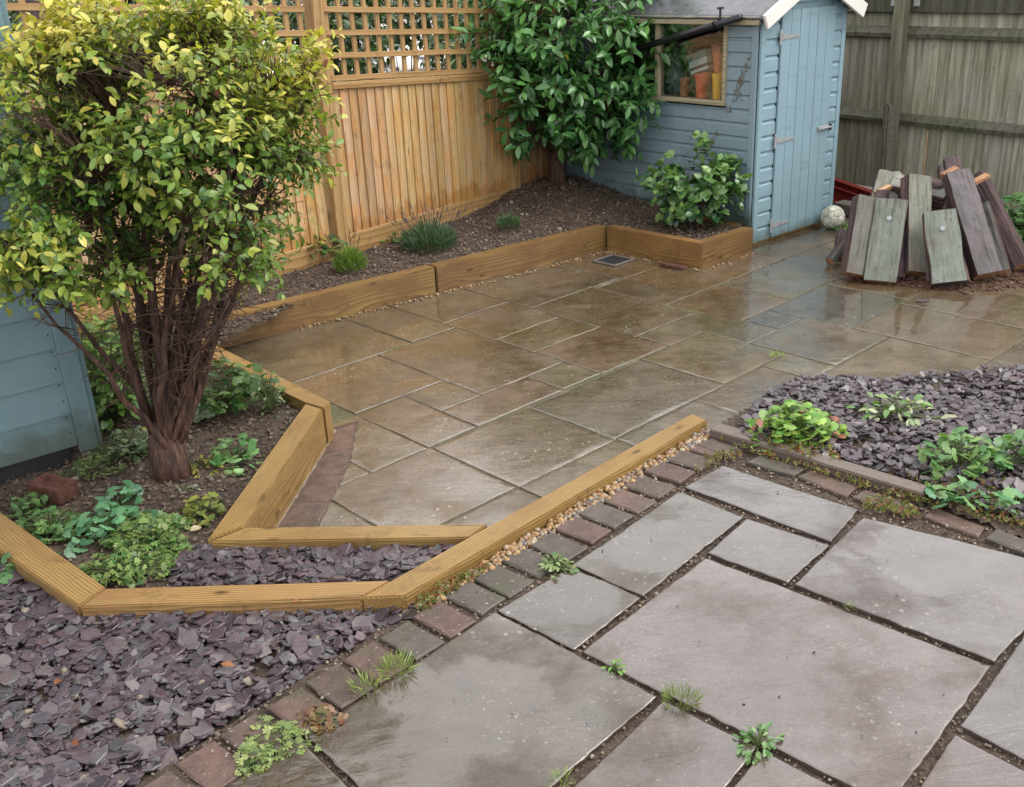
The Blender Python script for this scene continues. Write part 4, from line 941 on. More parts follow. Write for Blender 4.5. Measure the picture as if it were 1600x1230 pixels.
def pxblob(x, y, rx, ry, rng, dr):        # ellipsoid round the point seen at (x, y) at horizontal range rng
    c = PR(x, y, rng); k = float(np.linalg.norm(c - EYE)) / F_PX; return c, np.array([rx * k, dr, ry * k])

# the yellow-green multi-stemmed shrub
tb = P(268, 742, .15); tr_ = math.hypot(tb[0], tb[1])
YB = [pxblob(95, 160, 95, 95, tr_ + .05, .34), pxblob(225, 120, 130, 95, tr_ + .1, .4), pxblob(370, 140, 110, 105, tr_ + .15, .38), pxblob(445, 120, 38, 85, tr_ + .2, .18), pxblob(150, 265, 125, 80, tr_, .4), pxblob(300, 255, 140, 90, tr_ - .05, .42), pxblob(405, 240, 62, 90, tr_ + .1, .24), pxblob(75, 380, 75, 45, tr_ - .25, .18), pxblob(150, 420, 70, 45, tr_ - .2, .2), pxblob(360, 350, 85, 65, tr_, .3), pxblob(395, 440, 48, 45, tr_ + .12, .16), pxblob(415, 490, 30, 25, tr_ + .12, .1), pxblob(45, 400, 45, 30, tr_ - .25, .12), pxblob(270, 370, 110, 45, tr_ + .1, .3) , pxblob(195, 75, 85, 45, tr_ + .1, .25), pxblob(300, 60, 60, 35, tr_ + .1, .2), pxblob(80, 260, 60, 70, tr_ - .1, .25)]
YB0 = YB; YB = []
for _ in range(165):
    c_, r_ = YB0[random.choices(range(len(YB0)), [float(np.prod(q[1]) ** (2 / 3)) for q in YB0])[0]]; v_ = rv(); YB.append((c_ + v_ * r_ * random.uniform(.35, .95), np.array([1., 1., .6]) * random.uniform(.07, .15)))
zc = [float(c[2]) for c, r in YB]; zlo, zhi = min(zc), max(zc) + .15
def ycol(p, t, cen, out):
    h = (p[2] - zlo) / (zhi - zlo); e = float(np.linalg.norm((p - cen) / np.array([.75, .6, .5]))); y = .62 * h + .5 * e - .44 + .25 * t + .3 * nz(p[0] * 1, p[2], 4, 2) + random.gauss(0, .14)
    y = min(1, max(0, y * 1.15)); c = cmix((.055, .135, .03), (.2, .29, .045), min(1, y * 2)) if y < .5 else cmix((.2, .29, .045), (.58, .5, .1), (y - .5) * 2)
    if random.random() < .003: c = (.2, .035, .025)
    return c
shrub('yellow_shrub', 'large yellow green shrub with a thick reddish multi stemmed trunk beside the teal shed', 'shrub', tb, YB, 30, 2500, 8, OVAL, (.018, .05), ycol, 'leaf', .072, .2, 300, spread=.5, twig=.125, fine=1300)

# tall glossy evergreen in the back corner
lb = P(872, 290, .27); lr = math.hypot(lb[0], lb[1])
LB = [pxblob(885, 40, 135, 75, lr - .1, .5), pxblob(800, 60, 75, 75, lr - .15, .4), pxblob(960, 95, 85, 85, lr - .2, .42), pxblob(870, 150, 90, 75, lr - .25, .42), pxblob(950, 160, 65, 65, lr - .25, .36), pxblob(893, 203, 60, 32, lr - .2, .28), pxblob(880, -70, 150, 80, lr, .5), pxblob(815, 115, 55, 55, lr - .2, .3)]
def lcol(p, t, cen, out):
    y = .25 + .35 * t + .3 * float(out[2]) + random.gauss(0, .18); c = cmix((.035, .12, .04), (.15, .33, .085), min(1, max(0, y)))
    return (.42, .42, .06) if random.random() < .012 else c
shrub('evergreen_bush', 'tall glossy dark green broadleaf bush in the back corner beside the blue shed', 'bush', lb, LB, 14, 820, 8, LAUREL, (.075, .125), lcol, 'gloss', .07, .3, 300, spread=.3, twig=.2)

# smaller broadleaf bush in front of the shed
hb = P(1090, 352, .16); hr = math.hypot(hb[0], hb[1])
HB = [pxblob(1110, 275, 48, 36, hr, .2), pxblob(1045, 295, 38, 28, hr - .08, .18), pxblob(1085, 310, 58, 30, hr - .1, .2), pxblob(1125, 295, 36, 34, hr, .18), pxblob(1065, 252, 10, 18, hr, .05), pxblob(1089, 228, 9, 16, hr, .05), pxblob(1060, 330, 30, 14, hr - .1, .12)]
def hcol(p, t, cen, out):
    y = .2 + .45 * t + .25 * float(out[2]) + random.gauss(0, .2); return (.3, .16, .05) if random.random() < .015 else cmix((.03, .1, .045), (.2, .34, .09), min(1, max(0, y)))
shrub('broadleaf_bush', 'bushy green plant with rounded leaves in the timber bed against the blue shed', 'bush', hb, HB, 10, 150, 6, [lf(.72, .12, .2), lf(.78, .18, .3), lf(.66, .1, .1)], (.05, .085), hcol, 'gloss', .018, .06, 300, 'twig', .1, twig=.08)

def clump(name, label, cat, base, rad, h, n, T, size, colf, mat='leaf', lean=.9, n_ind=0, group=None, stems=None, stalk=True, flat=.3):
    """herbaceous plant: leaves on thin stalks rising from one crown"""
    base = np.asarray(base, float); root = empty(name, tuple(base)); tag(root, label, cat, group); V, Fc, items = [], [], []
    ecc = random.uniform(.6, 1.5); ph_ = random.uniform(0, 6)
    for i in range(n):
        a = random.uniform(0, 6.283); r_ = rad * math.sqrt(random.random()) * (1 + .35 * math.sin(2 * a + ph_) + .2 * math.sin(5 * a + ph_)) ; z_ = h * max(.15, 1 - .6 * (r_ / rad) ** 2) * random.uniform(.2, 1.)
        p = np.array([r_ * math.cos(a), r_ * math.sin(a), max(.006, z_)]); o = np.array([math.cos(a), math.sin(a), random.uniform(-.2, .35) * (1 - flat)])
        if stalk: tube_into(V, Fc, [(p[0] * .15, p[1] * .15, -.005), (p[0] * .6, p[1] * .6, p[2] * .75), tuple(p)], [.0022, .0018, .0012], 3)
        items.append(leaf_item(T, p, o + rv() * .5, np.array([0, 0, 1.]) + o * .35 + rv() * .45, random.uniform(*size), jit(colf(r_ / rad, z_ / h))))
    if V: link('stalks', mesh('stalks', V, Fc), M[stems or 'stalk'], root)
    items.sort(key=lambda q: float(np.linalg.norm(np.asarray(q[2]) + base - EYE))); cache = {}
    if items[n_ind:]: me = merge('leaves', T, items[n_ind:]); me.materials.append(M[mat]); stuff(link('leaves', me, None, root))
    pal = [q[3] for q in random.sample(items, min(16, len(items)))]
    for k, Rm, p, c in items[:n_ind]:
        c2 = min(pal, key=lambda q: sum((a - b) ** 2 for a, b in zip(q, c))); key = (k, c2)
        if key not in cache: cache[key] = merge('leaf', T, [(k, np.eye(3), (0, 0, 0), c2)]); cache[key].materials.append(M[mat])
        o = bpy.data.objects.new('leaf', cache[key]); o.parent = root; o.matrix_local = Matrix.Translation(Vector(p)) @ Matrix([list(r) for r in np.asarray(Rm)]).to_4x4(); COL.objects.link(o)
    return root
M['stalk'] = m_simple('green_stalk', (.1, .13, .05), .5, .3, 30.)
def tuft(name, label, cat, base, rad, h, n, T, size, c0, c1, group=None, flowers=None, fan=.9):
    """grassy or needle-leaved tuft"""
    base = np.asarray(base, float); root = empty(name, tuple(base)); tag(root, label, cat, group); items = []
    for i in range(n):
        a = random.uniform(0, 6.283); r_ = rad * math.sqrt(random.random()); k = r_ / rad; z_ = h * random.random() ** .8 * (1 - .6 * k * k)
        p = np.array([r_ * math.cos(a) * .8, r_ * math.sin(a) * .8, z_ * .75]); d_ = np.array([math.cos(a) * k * fan, math.sin(a) * k * fan, 1.]) + rv() * .35
        items.append(leaf_item(T, p, d_, rv(), random.uniform(*size), jit(cmix(c0, c1, min(1, max(0, .6 * z_ / h + random.gauss(.2, .2)))))))
    me = merge('leaves', T, items); me.materials.append(M['leaf']); stuff(link('leaves', me, None, root))
    if flowers:
        V, Fc = [], []
        for i in range(flowers[0]):
            a = random.uniform(0, 6.283); r_ = rad * random.random() ** .5; d_ = np.array([math.cos(a) * r_ * 1.5, math.sin(a) * r_ * 1.5, h * random.uniform(1.1, 1.45)]); q = np.array([d_[0] * .4, d_[1] * .4, h * .3])
            f = .82; m_ = q + (d_ - q) * f; tube_into(V, Fc, [q, m_, m_ + (d_ - m_) * .3, m_ + (d_ - m_) * .7, d_], [.0012, .0011, .0032, .003, .001], 4)
        link('flower_spikes', mesh('flower_spikes', V, Fc), M['lav'], root)
    return root
M['lav'] = m_simple('lavender_spike', (.095, .078, .072), .7, .4, 60.)

LAV0, LAV1 = (.06, .11, .06), (.16, .25, .14)
tuft('lavender', 'wide grey green lavender with faded purple spikes in front of the pale fence', 'lavender', P(672, 388, .155), .21, .2, 1500, NEEDLE, (.05, .085), LAV0, LAV1, 'lavender plants in the back bed', (80,))
tuft('lavender', 'small lavender seedling below the tall glossy bush', 'lavender', P(795, 357, .18), .085, .12, 380, NEEDLE, (.04, .06), LAV0, (.14, .24, .1), 'lavender plants in the back bed', (18,))
tuft('lavender', 'bright green feathery young lavender between the lavender and yellow shrub', 'lavender', P(549, 424, .155), .11, .19, 700, NEEDLE, (.04, .065), (.08, .16, .03), (.24, .36, .07), 'lavender plants in the back bed', (14,))
clump('variegated_plant', 'low leafy plant with yellow edged leaves at the foot of the fence post', 'plant', P(487, 405, .155), .2, .24, 130, LAUREL, (.07, .11), lambda r_, z_: random.choice([(.07, .17, .05), (.05, .13, .05), (.34, .36, .08), (.16, .26, .06)]), 'gloss', n_ind=60)
clump('weed', 'tiny green weed between the variegated plant and lavender', 'weed', P(612, 378, .155), .09, .07, 40, OVAL, (.03, .045), lambda r_, z_: (.1, .2, .06))
for k, (x, yb, yt) in enumerate([(472, 395, 300), (486, 398, 296)]):
    a = P(x, yb, .15); b = PR(x - 3, yt, math.hypot(a[0], a[1]) + .04)
    tag(link('bamboo_cane', tube('bamboo_cane', [(0, 0, 0), tuple(b - a)], .006, 8), M['frame'], None, tuple(a)), ['thin bamboo cane by the fence, the left one of two', 'thin bamboo cane by the fence, the right one of two'][k], 'cane', 'canes in the back bed')

# left bed ground flora
G1, G2, G3 = (.07, .17, .05), (.17, .29, .1), (.26, .33, .1)
def gcol(a, b, t=.5): return lambda r_, z_: cmix(a, b, random.random())
Lp = lambda x, y: P(x, y, .14)
LEFTBED = [
    ('cranesbill_patch', 'spreading pale green fine leaved weed patch in the middle of the left bed', 'weed', Lp(232, 850), .17, .07, 520, FERN, (.016, .03), gcol(G1, G3), 0),
    ('cranesbill_patch', 'pale green fine leaved weed patch against the front timber sleeper', 'weed', Lp(200, 893), .15, .05, 330, FERN, (.014, .026), gcol(G1, G3), 0),
    ('columbine', 'blue green round leaved plant in front of the loose brick, the larger one', 'plant', Lp(172, 832), .13, .09, 90, ROUND, (.02, .032), gcol((.07, .2, .1), (.18, .36, .19)), 40),
    ('columbine', 'blue green round leaved plant in the left bed, just right of the loose brick', 'plant', Lp(190, 795), .09, .1, 50, ROUND, (.02, .032), gcol((.07, .2, .1), (.16, .33, .17)), 30),
    ('weed', 'leafy weed below the loose brick beside the left timber sleeper', 'weed', Lp(80, 832), .12, .08, 150, FERN, (.02, .034), gcol(G1, G2), 0),
    ('weed', 'leafy weed left of the loose brick at the teal shed', 'weed', Lp(48, 795), .07, .07, 60, FERN, (.018, .03), gcol(G1, G2), 0),
    ('strawberry_plant', 'bright green plant with toothed leaves right of the shrub trunk', 'plant', Lp(365, 722), .12, .11, 50, LOBED, (.024, .038), gcol((.08, .2, .06), (.2, .36, .13)), 40),
    ('weed', 'yellowish weed at the right foot of the shrub trunk', 'weed', Lp(318, 736), .08, .06, 60, OVAL, (.022, .035), gcol((.2, .22, .04), (.34, .3, .06)), 0),
    ('weed', 'yellow green weed halfway between shrub trunk and inner slate strip', 'weed', Lp(318, 800), .08, .05, 60, LOBED, (.02, .032), gcol((.14, .18, .04), (.28, .28, .07)), 0),
    ('weed', 'grey green feathery weed between teal shed and shrub trunk', 'weed', Lp(205, 708), .16, .1, 300, FERN, (.014, .026), gcol((.07, .12, .055), (.18, .24, .12)), 0),
    ('weed', 'small olive weed left of the shrub trunk near the shed foot', 'weed', Lp(140, 740), .1, .06, 80, FERN, (.016, .028), gcol((.06, .12, .03), (.18, .24, .06)), 0),
    ('ivy', 'dark green ivy growing behind the shrub trunk on its right', 'ivy', Lp(345, 640), .24, .24, 200, LOBED, (.03, .055), gcol((.03, .09, .03), (.12, .2, .05)), 60),
    ('leafy_bush', 'dense green low bush behind the shrub trunk by the teal shed', 'bush', Lp(175, 655), .24, .42, 420, OVAL, (.04, .06), gcol((.05, .13, .03), (.17, .3, .06)), 60),
    ('leafy_bush', 'yellowish green low bush behind the teal shed corner', 'bush', Lp(160, 575), .25, .3, 300, LOBED, (.03, .048), gcol((.07, .17, .05), (.24, .34, .1)), 40),
    ('twiggy_plant', 'small twiggy plant leaning over the timber corner right of the shrub', 'plant', Lp(425, 640), .12, .22, 70, OVAL, (.022, .035), gcol((.1, .14, .06), (.26, .28, .14)), 0),
    ('weed', 'tiny silvery weed in front of the shrub trunk', 'weed', Lp(285, 770), .045, .03, 26, OVAL, (.018, .026), gcol((.2, .26, .18), (.3, .36, .26)), 0),
    ('weed', 'green sprig at the edge of the inner slate strip', 'weed', Lp(250, 862), .05, .06, 30, NEEDLE, (.03, .05), gcol((.12, .25, .06), (.2, .36, .1)), 0),
    ('weed', 'leafy weed sprouting outside the left timber sleeper', 'weed', P(5, 893, .15), .07, .05, 40, LOBED, (.025, .04), gcol((.08, .18, .07), (.2, .34, .14)), 0),
]
for nm, lab, cat, b, r_, h_, n, T, sz, cf, ni in LEFTBED: clump(nm, lab, cat, b, r_, h_, n, T, sz, cf, n_ind=ni)
b = Lp(315, 650)
clump('ivy', 'pale variegated ivy sprig behind the trunk at soil level', 'ivy', b, .05, .1, 7, LOBED, (.06, .08), gcol((.4, .48, .38), (.5, .55, .45)), n_ind=7)

# right slate bed plants
Rp = lambda x, y: P(x, y, .17)
clump('geranium_clump', 'bright green round leaved clump at the corner of the right slate bed', 'plant', Rp(1245, 685), .16, .15, 260, ROUND, (.018, .032), lambda r_, z_: (.3, .12, .07) if r_ > .75 and random.random() < .22 else cmix((.1, .27, .04), (.33, .48, .1), random.random()), n_ind=150)
clump('variegated_plant', 'cream variegated sprawling plant on the right slate bed behind the green clump', 'plant', Rp(1400, 648), .13, .08, 60, OVAL, (.035, .055), lambda r_, z_: random.choice([(.5, .53, .36), (.16, .3, .1), (.42, .46, .28), (.2, .36, .12)]), n_ind=40)
clump('columbine', 'blue green columbine clump on the right slate bed, left of the photo edge one', 'plant', Rp(1500, 735), .16, .16, 95, ROUND, (.024, .04), gcol((.06, .19, .06), (.24, .38, .13)), n_ind=110)
clump('columbine', 'blue green columbine at the right edge of the photo on slate', 'plant', Rp(1605, 730), .11, .16, 60, ROUND, (.024, .04), gcol((.06, .19, .06), (.24, .38, .13)), n_ind=60)
clump('columbine', 'small columbine seedling over the old grey sleeper end', 'plant', Rp(1490, 785), .09, .09, 24, ROUND, (.028, .04), gcol((.07, .22, .1), (.24, .4, .16)), n_ind=24)
clump('columbine', 'small columbine seedling among stonecrop at the right photo edge', 'plant', Rp(1585, 800), .08, .09, 24, ROUND, (.028, .04), gcol((.07, .22, .1), (.24, .4, .16)), n_ind=24)
# stonecrop mats
def mat_strip(label, poly_px, z, n, colf, size=(.008, .016), hgt=.02):
    poly = [P(x, y, z) for x, y in poly_px]; it = chips(poly, n, lambda x, y: z, (1, 1), lift=0); its = []
    for _, _, p, _ in it:
        for k in range(4): its.append(leaf_item([lf(.5, .2, .05, 2)], np.array([p[0], p[1], z + random.uniform(0, hgt)]), rv() + np.array([0, 0, .7]), rv(), random.uniform(*size), jit(colf())))
    me = merge('stonecrop', [lf(.5, .2, .05, 2)], its); me.materials.append(M['leaf']); o = stuff(link('stonecrop', me, None)); tag(o, label, 'stonecrop'); return o
SED = lambda: random.choice([(.17, .19, .04), (.24, .24, .07), (.26, .11, .055), (.13, .18, .045), (.28, .16, .08)])
GRS = lambda: random.choice([(.2, .28, .06), (.3, .34, .1), (.13, .22, .05)])
mat_strip('strip of yellow and red stonecrop along the foot of the old grey sleeper', [(1118, 682), (1130, 676), (1300, 733), (1440, 775), (1445, 790), (1330, 762), (1210, 722), (1120, 690)], Z_NEAR, 260, SED)
mat_strip('broad stonecrop mat where the old grey sleeper ends at the right', [(1370, 745), (1440, 752), (1480, 745), (1620, 760), (1640, 850), (1560, 820), (1480, 800), (1400, 780)], .172, 420, SED, (.009, .018), .022)
mat_strip('greenish stonecrop patch between bricks and the large wet slab', [(1345, 785), (1380, 778), (1425, 795), (1440, 812), (1395, 806), (1350, 800)], Z_NEAR, 120, SED)
mat_strip('stonecrop in the joint beside the top corner slab', [(1100, 712), (1150, 706), (1165, 716), (1130, 726), (1085, 738)], Z_NEAR - .005, 60, SED)
mat_strip('stonecrop patch at the foot of the long diagonal sleeper', [(650, 955), (660, 935), (720, 905), (770, 880), (765, 895), (700, 935), (668, 958)], .16, 170, SED)
mat_strip('rosettes of pinkish stonecrop under the bright green clump', [(1190, 690), (1300, 705), (1315, 725), (1270, 722), (1200, 700)], .185, 60, SED, (.018, .03), .02)

# weeds in the paving joints
Np = lambda x, y: P(x, y, Z_NEAR - .006)
tuft('grass_tuft', 'grass tuft in the joint between three large grey slabs', 'grass', Np(1062, 1100), .05, .035, 170, BLADE, (.02, .04), (.12, .17, .04), (.26, .32, .1), 'tufts in the paving joints')
clump('weed', 'leafy weed in the joint below the largest grey slab', 'weed', Np(1183, 1165), .05, .04, 60, OVAL, (.018, .028), gcol((.1, .22, .08), (.24, .38, .15)), group='weeds in the paving joints')
clump('weed', 'small two leaved weed in the joint left of the largest grey slab', 'weed', Np(958, 1048), .02, .03, 14, OVAL, (.016, .022), gcol((.12, .25, .05), (.22, .36, .1)), group='weeds in the paving joints')
clump('weed', 'leafy weed between the header bricks and the brown grey slabs', 'weed', Np(868, 888), .045, .035, 60, OVAL, (.018, .03), gcol((.1, .22, .08), (.3, .34, .14)), group='weeds in the paving joints')
clump('weed', 'pale green straggling weed over the lowest bricks at the bottom of the photo', 'weed', Np(435, 1158), .075, .02, 110, FERN, (.012, .026), gcol((.13, .2, .06), (.32, .38, .14)), group='weeds in the paving joints')
clump('weed', 'pale green straggling weed at the bottom edge beside the brown slab', 'weed', Np(395, 1188), .045, .02, 60, FERN, (.012, .026), gcol((.13, .2, .06), (.32, .38, .14)), group='weeds in the paving joints')
tuft('grass_tuft', 'grass tuft in the brick joint beside the brown grey slab', 'grass', Np(618, 1050), .05, .03, 140, BLADE, (.025, .05), (.13, .2, .04), (.32, .38, .12), 'tufts in the paving joints')
tuft('grass_tuft', 'straggly grass tuft on the bricks above the pale weed', 'grass', Np(573, 1078), .045, .025, 110, BLADE, (.02, .045), (.14, .2, .05), (.32, .36, .12), 'tufts in the paving joints')
clump('weed', 'reddish weed at the corner of the lowest brick', 'weed', Np(500, 1125), .05, .02, 70, LOBED, (.012, .02), gcol((.16, .05, .03), (.2, .16, .06)), group='weeds in the paving joints')
tuft('grass_tuft', 'tiny bright tuft in the joint beside the large wet slab', 'grass', Np(1326, 953), .018, .015, 40, BLADE, (.01, .022), (.16, .26, .05), (.34, .42, .12), 'tufts in the paving joints')
tuft('grass_tuft', 'small yellow green tuft at the bottom edge of the photo', 'grass', Np(876, 1226), .03, .025, 60, BLADE, (.015, .03), (.16, .26, .05), (.34, .42, .12), 'tufts in the paving joints')
tuft('grass_tuft', 'bright grass tuft in the patio joint below the plank pile puddle', 'grass', P(1216, 560, -.003), .05, .02, 70, BLADE, (.02, .04), (.16, .26, .04), (.34, .44, .1), 'tufts in the paving joints')
def joint_moss(a, b, n, z=-.004):
    its = []; A_, B_ = P(*a, z), P(*b, z)
    for _ in range(n):
        t = random.random(); p = A_ + (B_ - A_) * t + np.array([random.gauss(0, .012), random.gauss(0, .012), random.uniform(0, .008)])
        its.append(leaf_item(NEEDLE, p, rv() + np.array([0, 0, .4]), rv(), random.uniform(.008, .02), jit(GRS())))
    return its
its = []
for a, b, n in [((885, 612), (1005, 561), 260), ((1222, 466), (1305, 443), 160), ((775, 529), (850, 508), 90), ((1025, 474), (1092, 491), 120), ((1098, 454), (1140, 442), 90), ((1332, 512), (1265, 497), 60), ((850, 649), (955, 683), 90), ((630, 541), (600, 552), 50), ((1092, 519), (1190, 532), 80), ((1390, 480), (1420, 468), 60), ((890, 462), (935, 451), 60), ((1200, 464), (1225, 464), 60)]: its += joint_moss(a, b, n)
me = merge('joint_moss', NEEDLE, its); me.materials.append(M['leaf']); tag(stuff(link('moss', me, None)), 'yellow green moss growing in the joints of the brown patio', 'moss')

# ------------------------------------------------------------------ pile of old sawn timber
CHOP = (.8, .52, .3)
def plank_mesh(L, w_, t, rough=.006, broken=0., seed=0., waist=0.):
    """rough baulk: X length, Y width, Z thickness, front face +Z; face / bark / broken-end materials"""
    nx, ny, nz_ = max(4, int(L / .05)), 4, 2; bm = bmesh.new(); S = {}
    def vert(i, j, k):
        if (i, j, k) in S: return S[i, j, k]
        x = L * i / nx; y = w_ * (j / ny - .5); z = t * (k / nz_ - 1.)
        ed = (1 if j in (0, ny) else .25); q = Vector((x * 7 + seed, y * 9, z * 9 + seed))
        y += ed * rough * .55 * mnoise.noise(q * 1.5) * (1 if y > 0 else 1) + (waist * math.sin(x / L * 9 + seed) * (y / w_) if waist else 0); z += rough * .5 * mnoise.noise(q * 2 + Vector((5, 5, 5)))
        if j in (0, ny) and k in (0, nz_): y *= .975; z += -.004 if k == nz_ else .004
        if broken and i == nx: x += broken * mnoise.noise(Vector((y * 45 + seed, z * 40, 3))) + broken * .4
        S[i, j, k] = bm.verts.new((x, y, z)); return S[i, j, k]
    def quad(a, b, c, d_, m):
        f = bm.faces.new([vert(*a), vert(*b), vert(*c), vert(*d_)]); f.material_index = m
    for i in range(nx):
        for j in range(ny):
            quad((i, j, nz_), (i + 1, j, nz_), (i + 1, j + 1, nz_), (i, j + 1, nz_), 0); quad((i, j, 0), (i, j + 1, 0), (i + 1, j + 1, 0), (i + 1, j, 0), 0)
        for k in range(nz_):
            quad((i, 0, k), (i + 1, 0, k), (i + 1, 0, k + 1), (i, 0, k + 1), 1); quad((i, ny, k), (i, ny, k + 1), (i + 1, ny, k + 1), (i + 1, ny, k), 1)
    for j in range(ny):
        for k in range(nz_):
            quad((0, j, k), (0, j, k + 1), (0, j + 1, k + 1), (0, j + 1, k), 2); quad((nx, j, k), (nx, j + 1, k), (nx, j + 1, k + 1), (nx, j, k + 1), 2 if broken else 1)
    return bm_mesh('timber', bm)
def plank(bpx, tpx, wpx_, t, back0, twist0, label, face=(.3, .31, .27), broken=0., bolt=None, endm='fresh', rough=.006, facem='face', raise_=0., waist=0.):
    back = back0 + .13; twist = -twist0
    B = P(*bpx, raise_); rb_ = math.hypot(B[0], B[1]); T = PR(*tpx, rb_ + back); x = T - B; L = float(np.linalg.norm(x)); x = Vector(x / L)
    toc = Vector(EYE - B); z = toc - x * toc.dot(x); z.normalize(); z = Matrix.Rotation(R(twist), 3, x) @ z; y = z.cross(x)
    Rm = Matrix((x, y, z)).transposed(); w_ = wpx_ * float(np.linalg.norm(B - EYE)) / F_PX
    me = plank_mesh(L, w_, t, rough, broken, random.uniform(0, 90), waist); me.materials.append(M[facem]); me.materials.append(M['plankbark']); me.materials.append(M[endm])
    zm = min((Rm @ v.co).z for v in me.vertices) + B[2]
    root = empty('old_plank', tuple(B + np.array([0, 0, max(0, .002 - zm)]))); tag(root, label, 'plank', 'old planks in the pile')
    link('timber', me, None, root, (0, 0, 0), Rm, face)
    if bolt is not None:
        bm = bmesh.new(); bmesh.ops.create_cone(bm, cap_ends=True, segments=16, radius1=.017, radius2=.015, depth=.006)
        c = Rm @ Vector((L * bolt, 0, .004)); link('bolt_head', bm_mesh('bolt_head', bm), M['galv'], root, tuple(c), Rm)
    return root
GY, GG, DKF = (.145, .138, .122), (.175, .188, .162), (.055, .042, .045)
plank((1338, 443), (1358, 322), 34, .1, .12, -26, 'weathered grey plank with a rough bark edge, leftmost large one in the pile', GY, bolt=None)
plank((1374, 446), (1393, 318), 46, .055, .13, 2, 'pale green grey plank with a round bolt head, left front of the pile', GG, bolt=.76)
plank((1436, 441), (1437, 290), 37, .11, .2, -32, 'tall grey plank with reddish bark side in the middle of the pile', (.2, .2, .17))
plank((1482, 455), (1467, 343), 47, .09, .1, -12, 'short pale green plank with a round bolt head, front middle of the pile', (.18, .198, .172), bolt=.74, endm='plankbark', waist=.008)
plank((1545, 444), (1496, 284), 36, .11, .2, -24, 'broad dark purple brown plank right of the middle of the pile', (.12, .1, .11), rough=.009)
plank((1590, 428), (1521, 288), 22, .09, .2, 22, 'narrow dark beam with a broken orange end, rightmost in the pile', DKF, broken=.03, facem='plankbark')
plank((1525, 428), (1486, 262), 24, .1, .36, -10, 'dark square beam topping the pile at its highest point', DKF, facem='plankbark', endm='plankbark')
plank((1352, 425), (1392, 285), 38, .08, .25, -8, 'grey plank behind the left front with a splintered orange end', (.26, .25, .22), broken=.035)
plank((1465, 430), (1455, 302), 24, .1, .28, 10, 'purplish bark faced post behind the short pale plank', (.12, .08, .09), facem='plankbark')
plank((1312, 413), (1317, 368), 14, .06, .03, -20, 'small dark offcut upright at the left end of the pile', DKF, facem='plankbark')
plank((1301, 417), (1322, 388), 11, .06, .02, -30, 'small grey offcut lying at the left foot of the pile', (.2, .2, .18))
plank((1405, 440), (1412, 330), 16, .06, .1, 0, 'dark narrow batten in the shadow between two pale planks', DKF, facem='plankbark')
plank((1510, 436), (1500, 330), 20, .08, .16, 0, 'dark batten behind the broad purple brown plank', DKF, facem='plankbark')
plank((1575, 420), (1545, 366), 15, .06, .16, -20, 'short knotty grey offcut under the rightmost dark beam', (.2, .19, .18), endm='plankbark')
plank((1355, 436), (1376, 308), 16, .08, .2, 18, 'dark rotten batten between the two leftmost pale planks', DKF, facem='plankbark', rough=.012)
plank((1418, 436), (1424, 316), 14, .06, .14, -20, 'splintered reddish batten left of the tall middle plank', (.1, .05, .04), facem='plankbark', rough=.014, broken=.04, endm='plankbark')
plank((1455, 446), (1447, 372), 13, .05, .1, 15, 'short rotten stake left of the short pale plank', DKF, facem='plankbark', rough=.012)
plank((1503, 449), (1490, 395), 12, .05, .08, 25, 'short rotten stub right of the short pale plank', DKF, facem='plankbark', rough=.012, broken=.03, endm='plankbark')
plank((1566, 436), (1535, 330), 15, .07, .2, 10, 'grey brown batten between the two dark right beams', (.11, .1, .09), rough=.01)
plank((1328, 437), (1345, 345), 15, .09, .16, 25, 'dark bark slab at the far left of the pile behind the offcut', DKF, facem='plankbark', rough=.014)
plank((1480, 420), (1478, 270), 20, .08, .42, -15, 'dark brown beam rising behind the middle of the pile', DKF, facem='plankbark', endm='plankbark', rough=.01)
# beam lying across the top
a = PR(1395, 280, math.hypot(*P(1430, 440)[:2]) + .5); b = PR(1480, 300, math.hypot(*P(1430, 440)[:2]) + .42)
x = Vector(b - a); L = x.length; x.normalize(); z = Vector((-.1, -.6, 1)); z = z - x * z.dot(x); z.normalize(); y = z.cross(x); Rm = Matrix((x, y, z)).transposed()
me = plank_mesh(L, .12, .1, .008, 0, 3.); [me.materials.append(M[k]) for k in ('face', 'plankbark', 'plankbark')]
root = empty('old_plank', tuple(a)); tag(root, 'grey weathered beam lying across the top of the pile', 'plank', 'old planks in the pile'); link('timber', me, None, root, (0, 0, 0), Rm, (.24, .24, .21))
# round log
a = PR(1466, 285, math.hypot(*P(1465, 430)[:2]) + .3); lg = empty('round_log', tuple(a - np.array([0, 0, .0]))); tag(lg, 'dark round log end poking out at the back of the pile', 'log')
dl = P(1440, 425, 0) - a; dl[1] += .45
link('log', tube('log', [(0, 0, .0), tuple(dl * .5), tuple(dl)], [.05, .048, .045], 14), M['plankbark'], lg)
for px, py, ln_, lab in ((1472, 272, .08, 'splintered orange wood fragment on the pile beside the round log'), (1368, 300, .1, 'splintered orange wood fragment at the left shoulder of the pile'), (1520, 283, .1, 'splintered orange wood fragment on top of the rightmost beam')):
    a = PR(px, py, math.hypot(*P(1465, 430)[:2]) + .22); me = plank_mesh(.1, .045, .03, .008, .03, 8.); [me.materials.append(M['fresh']) for _ in range(3)]
    tag(link('wood_splinter', me, None, None, tuple(a), (0, R(-20), R(20))), lab, 'splinter')
a = PV(1450, 205, GA + nrm * .1, GD); b = PV(1443, 270, GA + nrm * .25, GD); b = b + (b - a) * .6
tag(link('bamboo_cane', tube('bamboo_cane', [(0, 0, 0), tuple(b - a)], .004, 6), M['trellis'], None, tuple(a)), 'thin cane leaning on the old fence behind the pile', 'cane', 'canes')
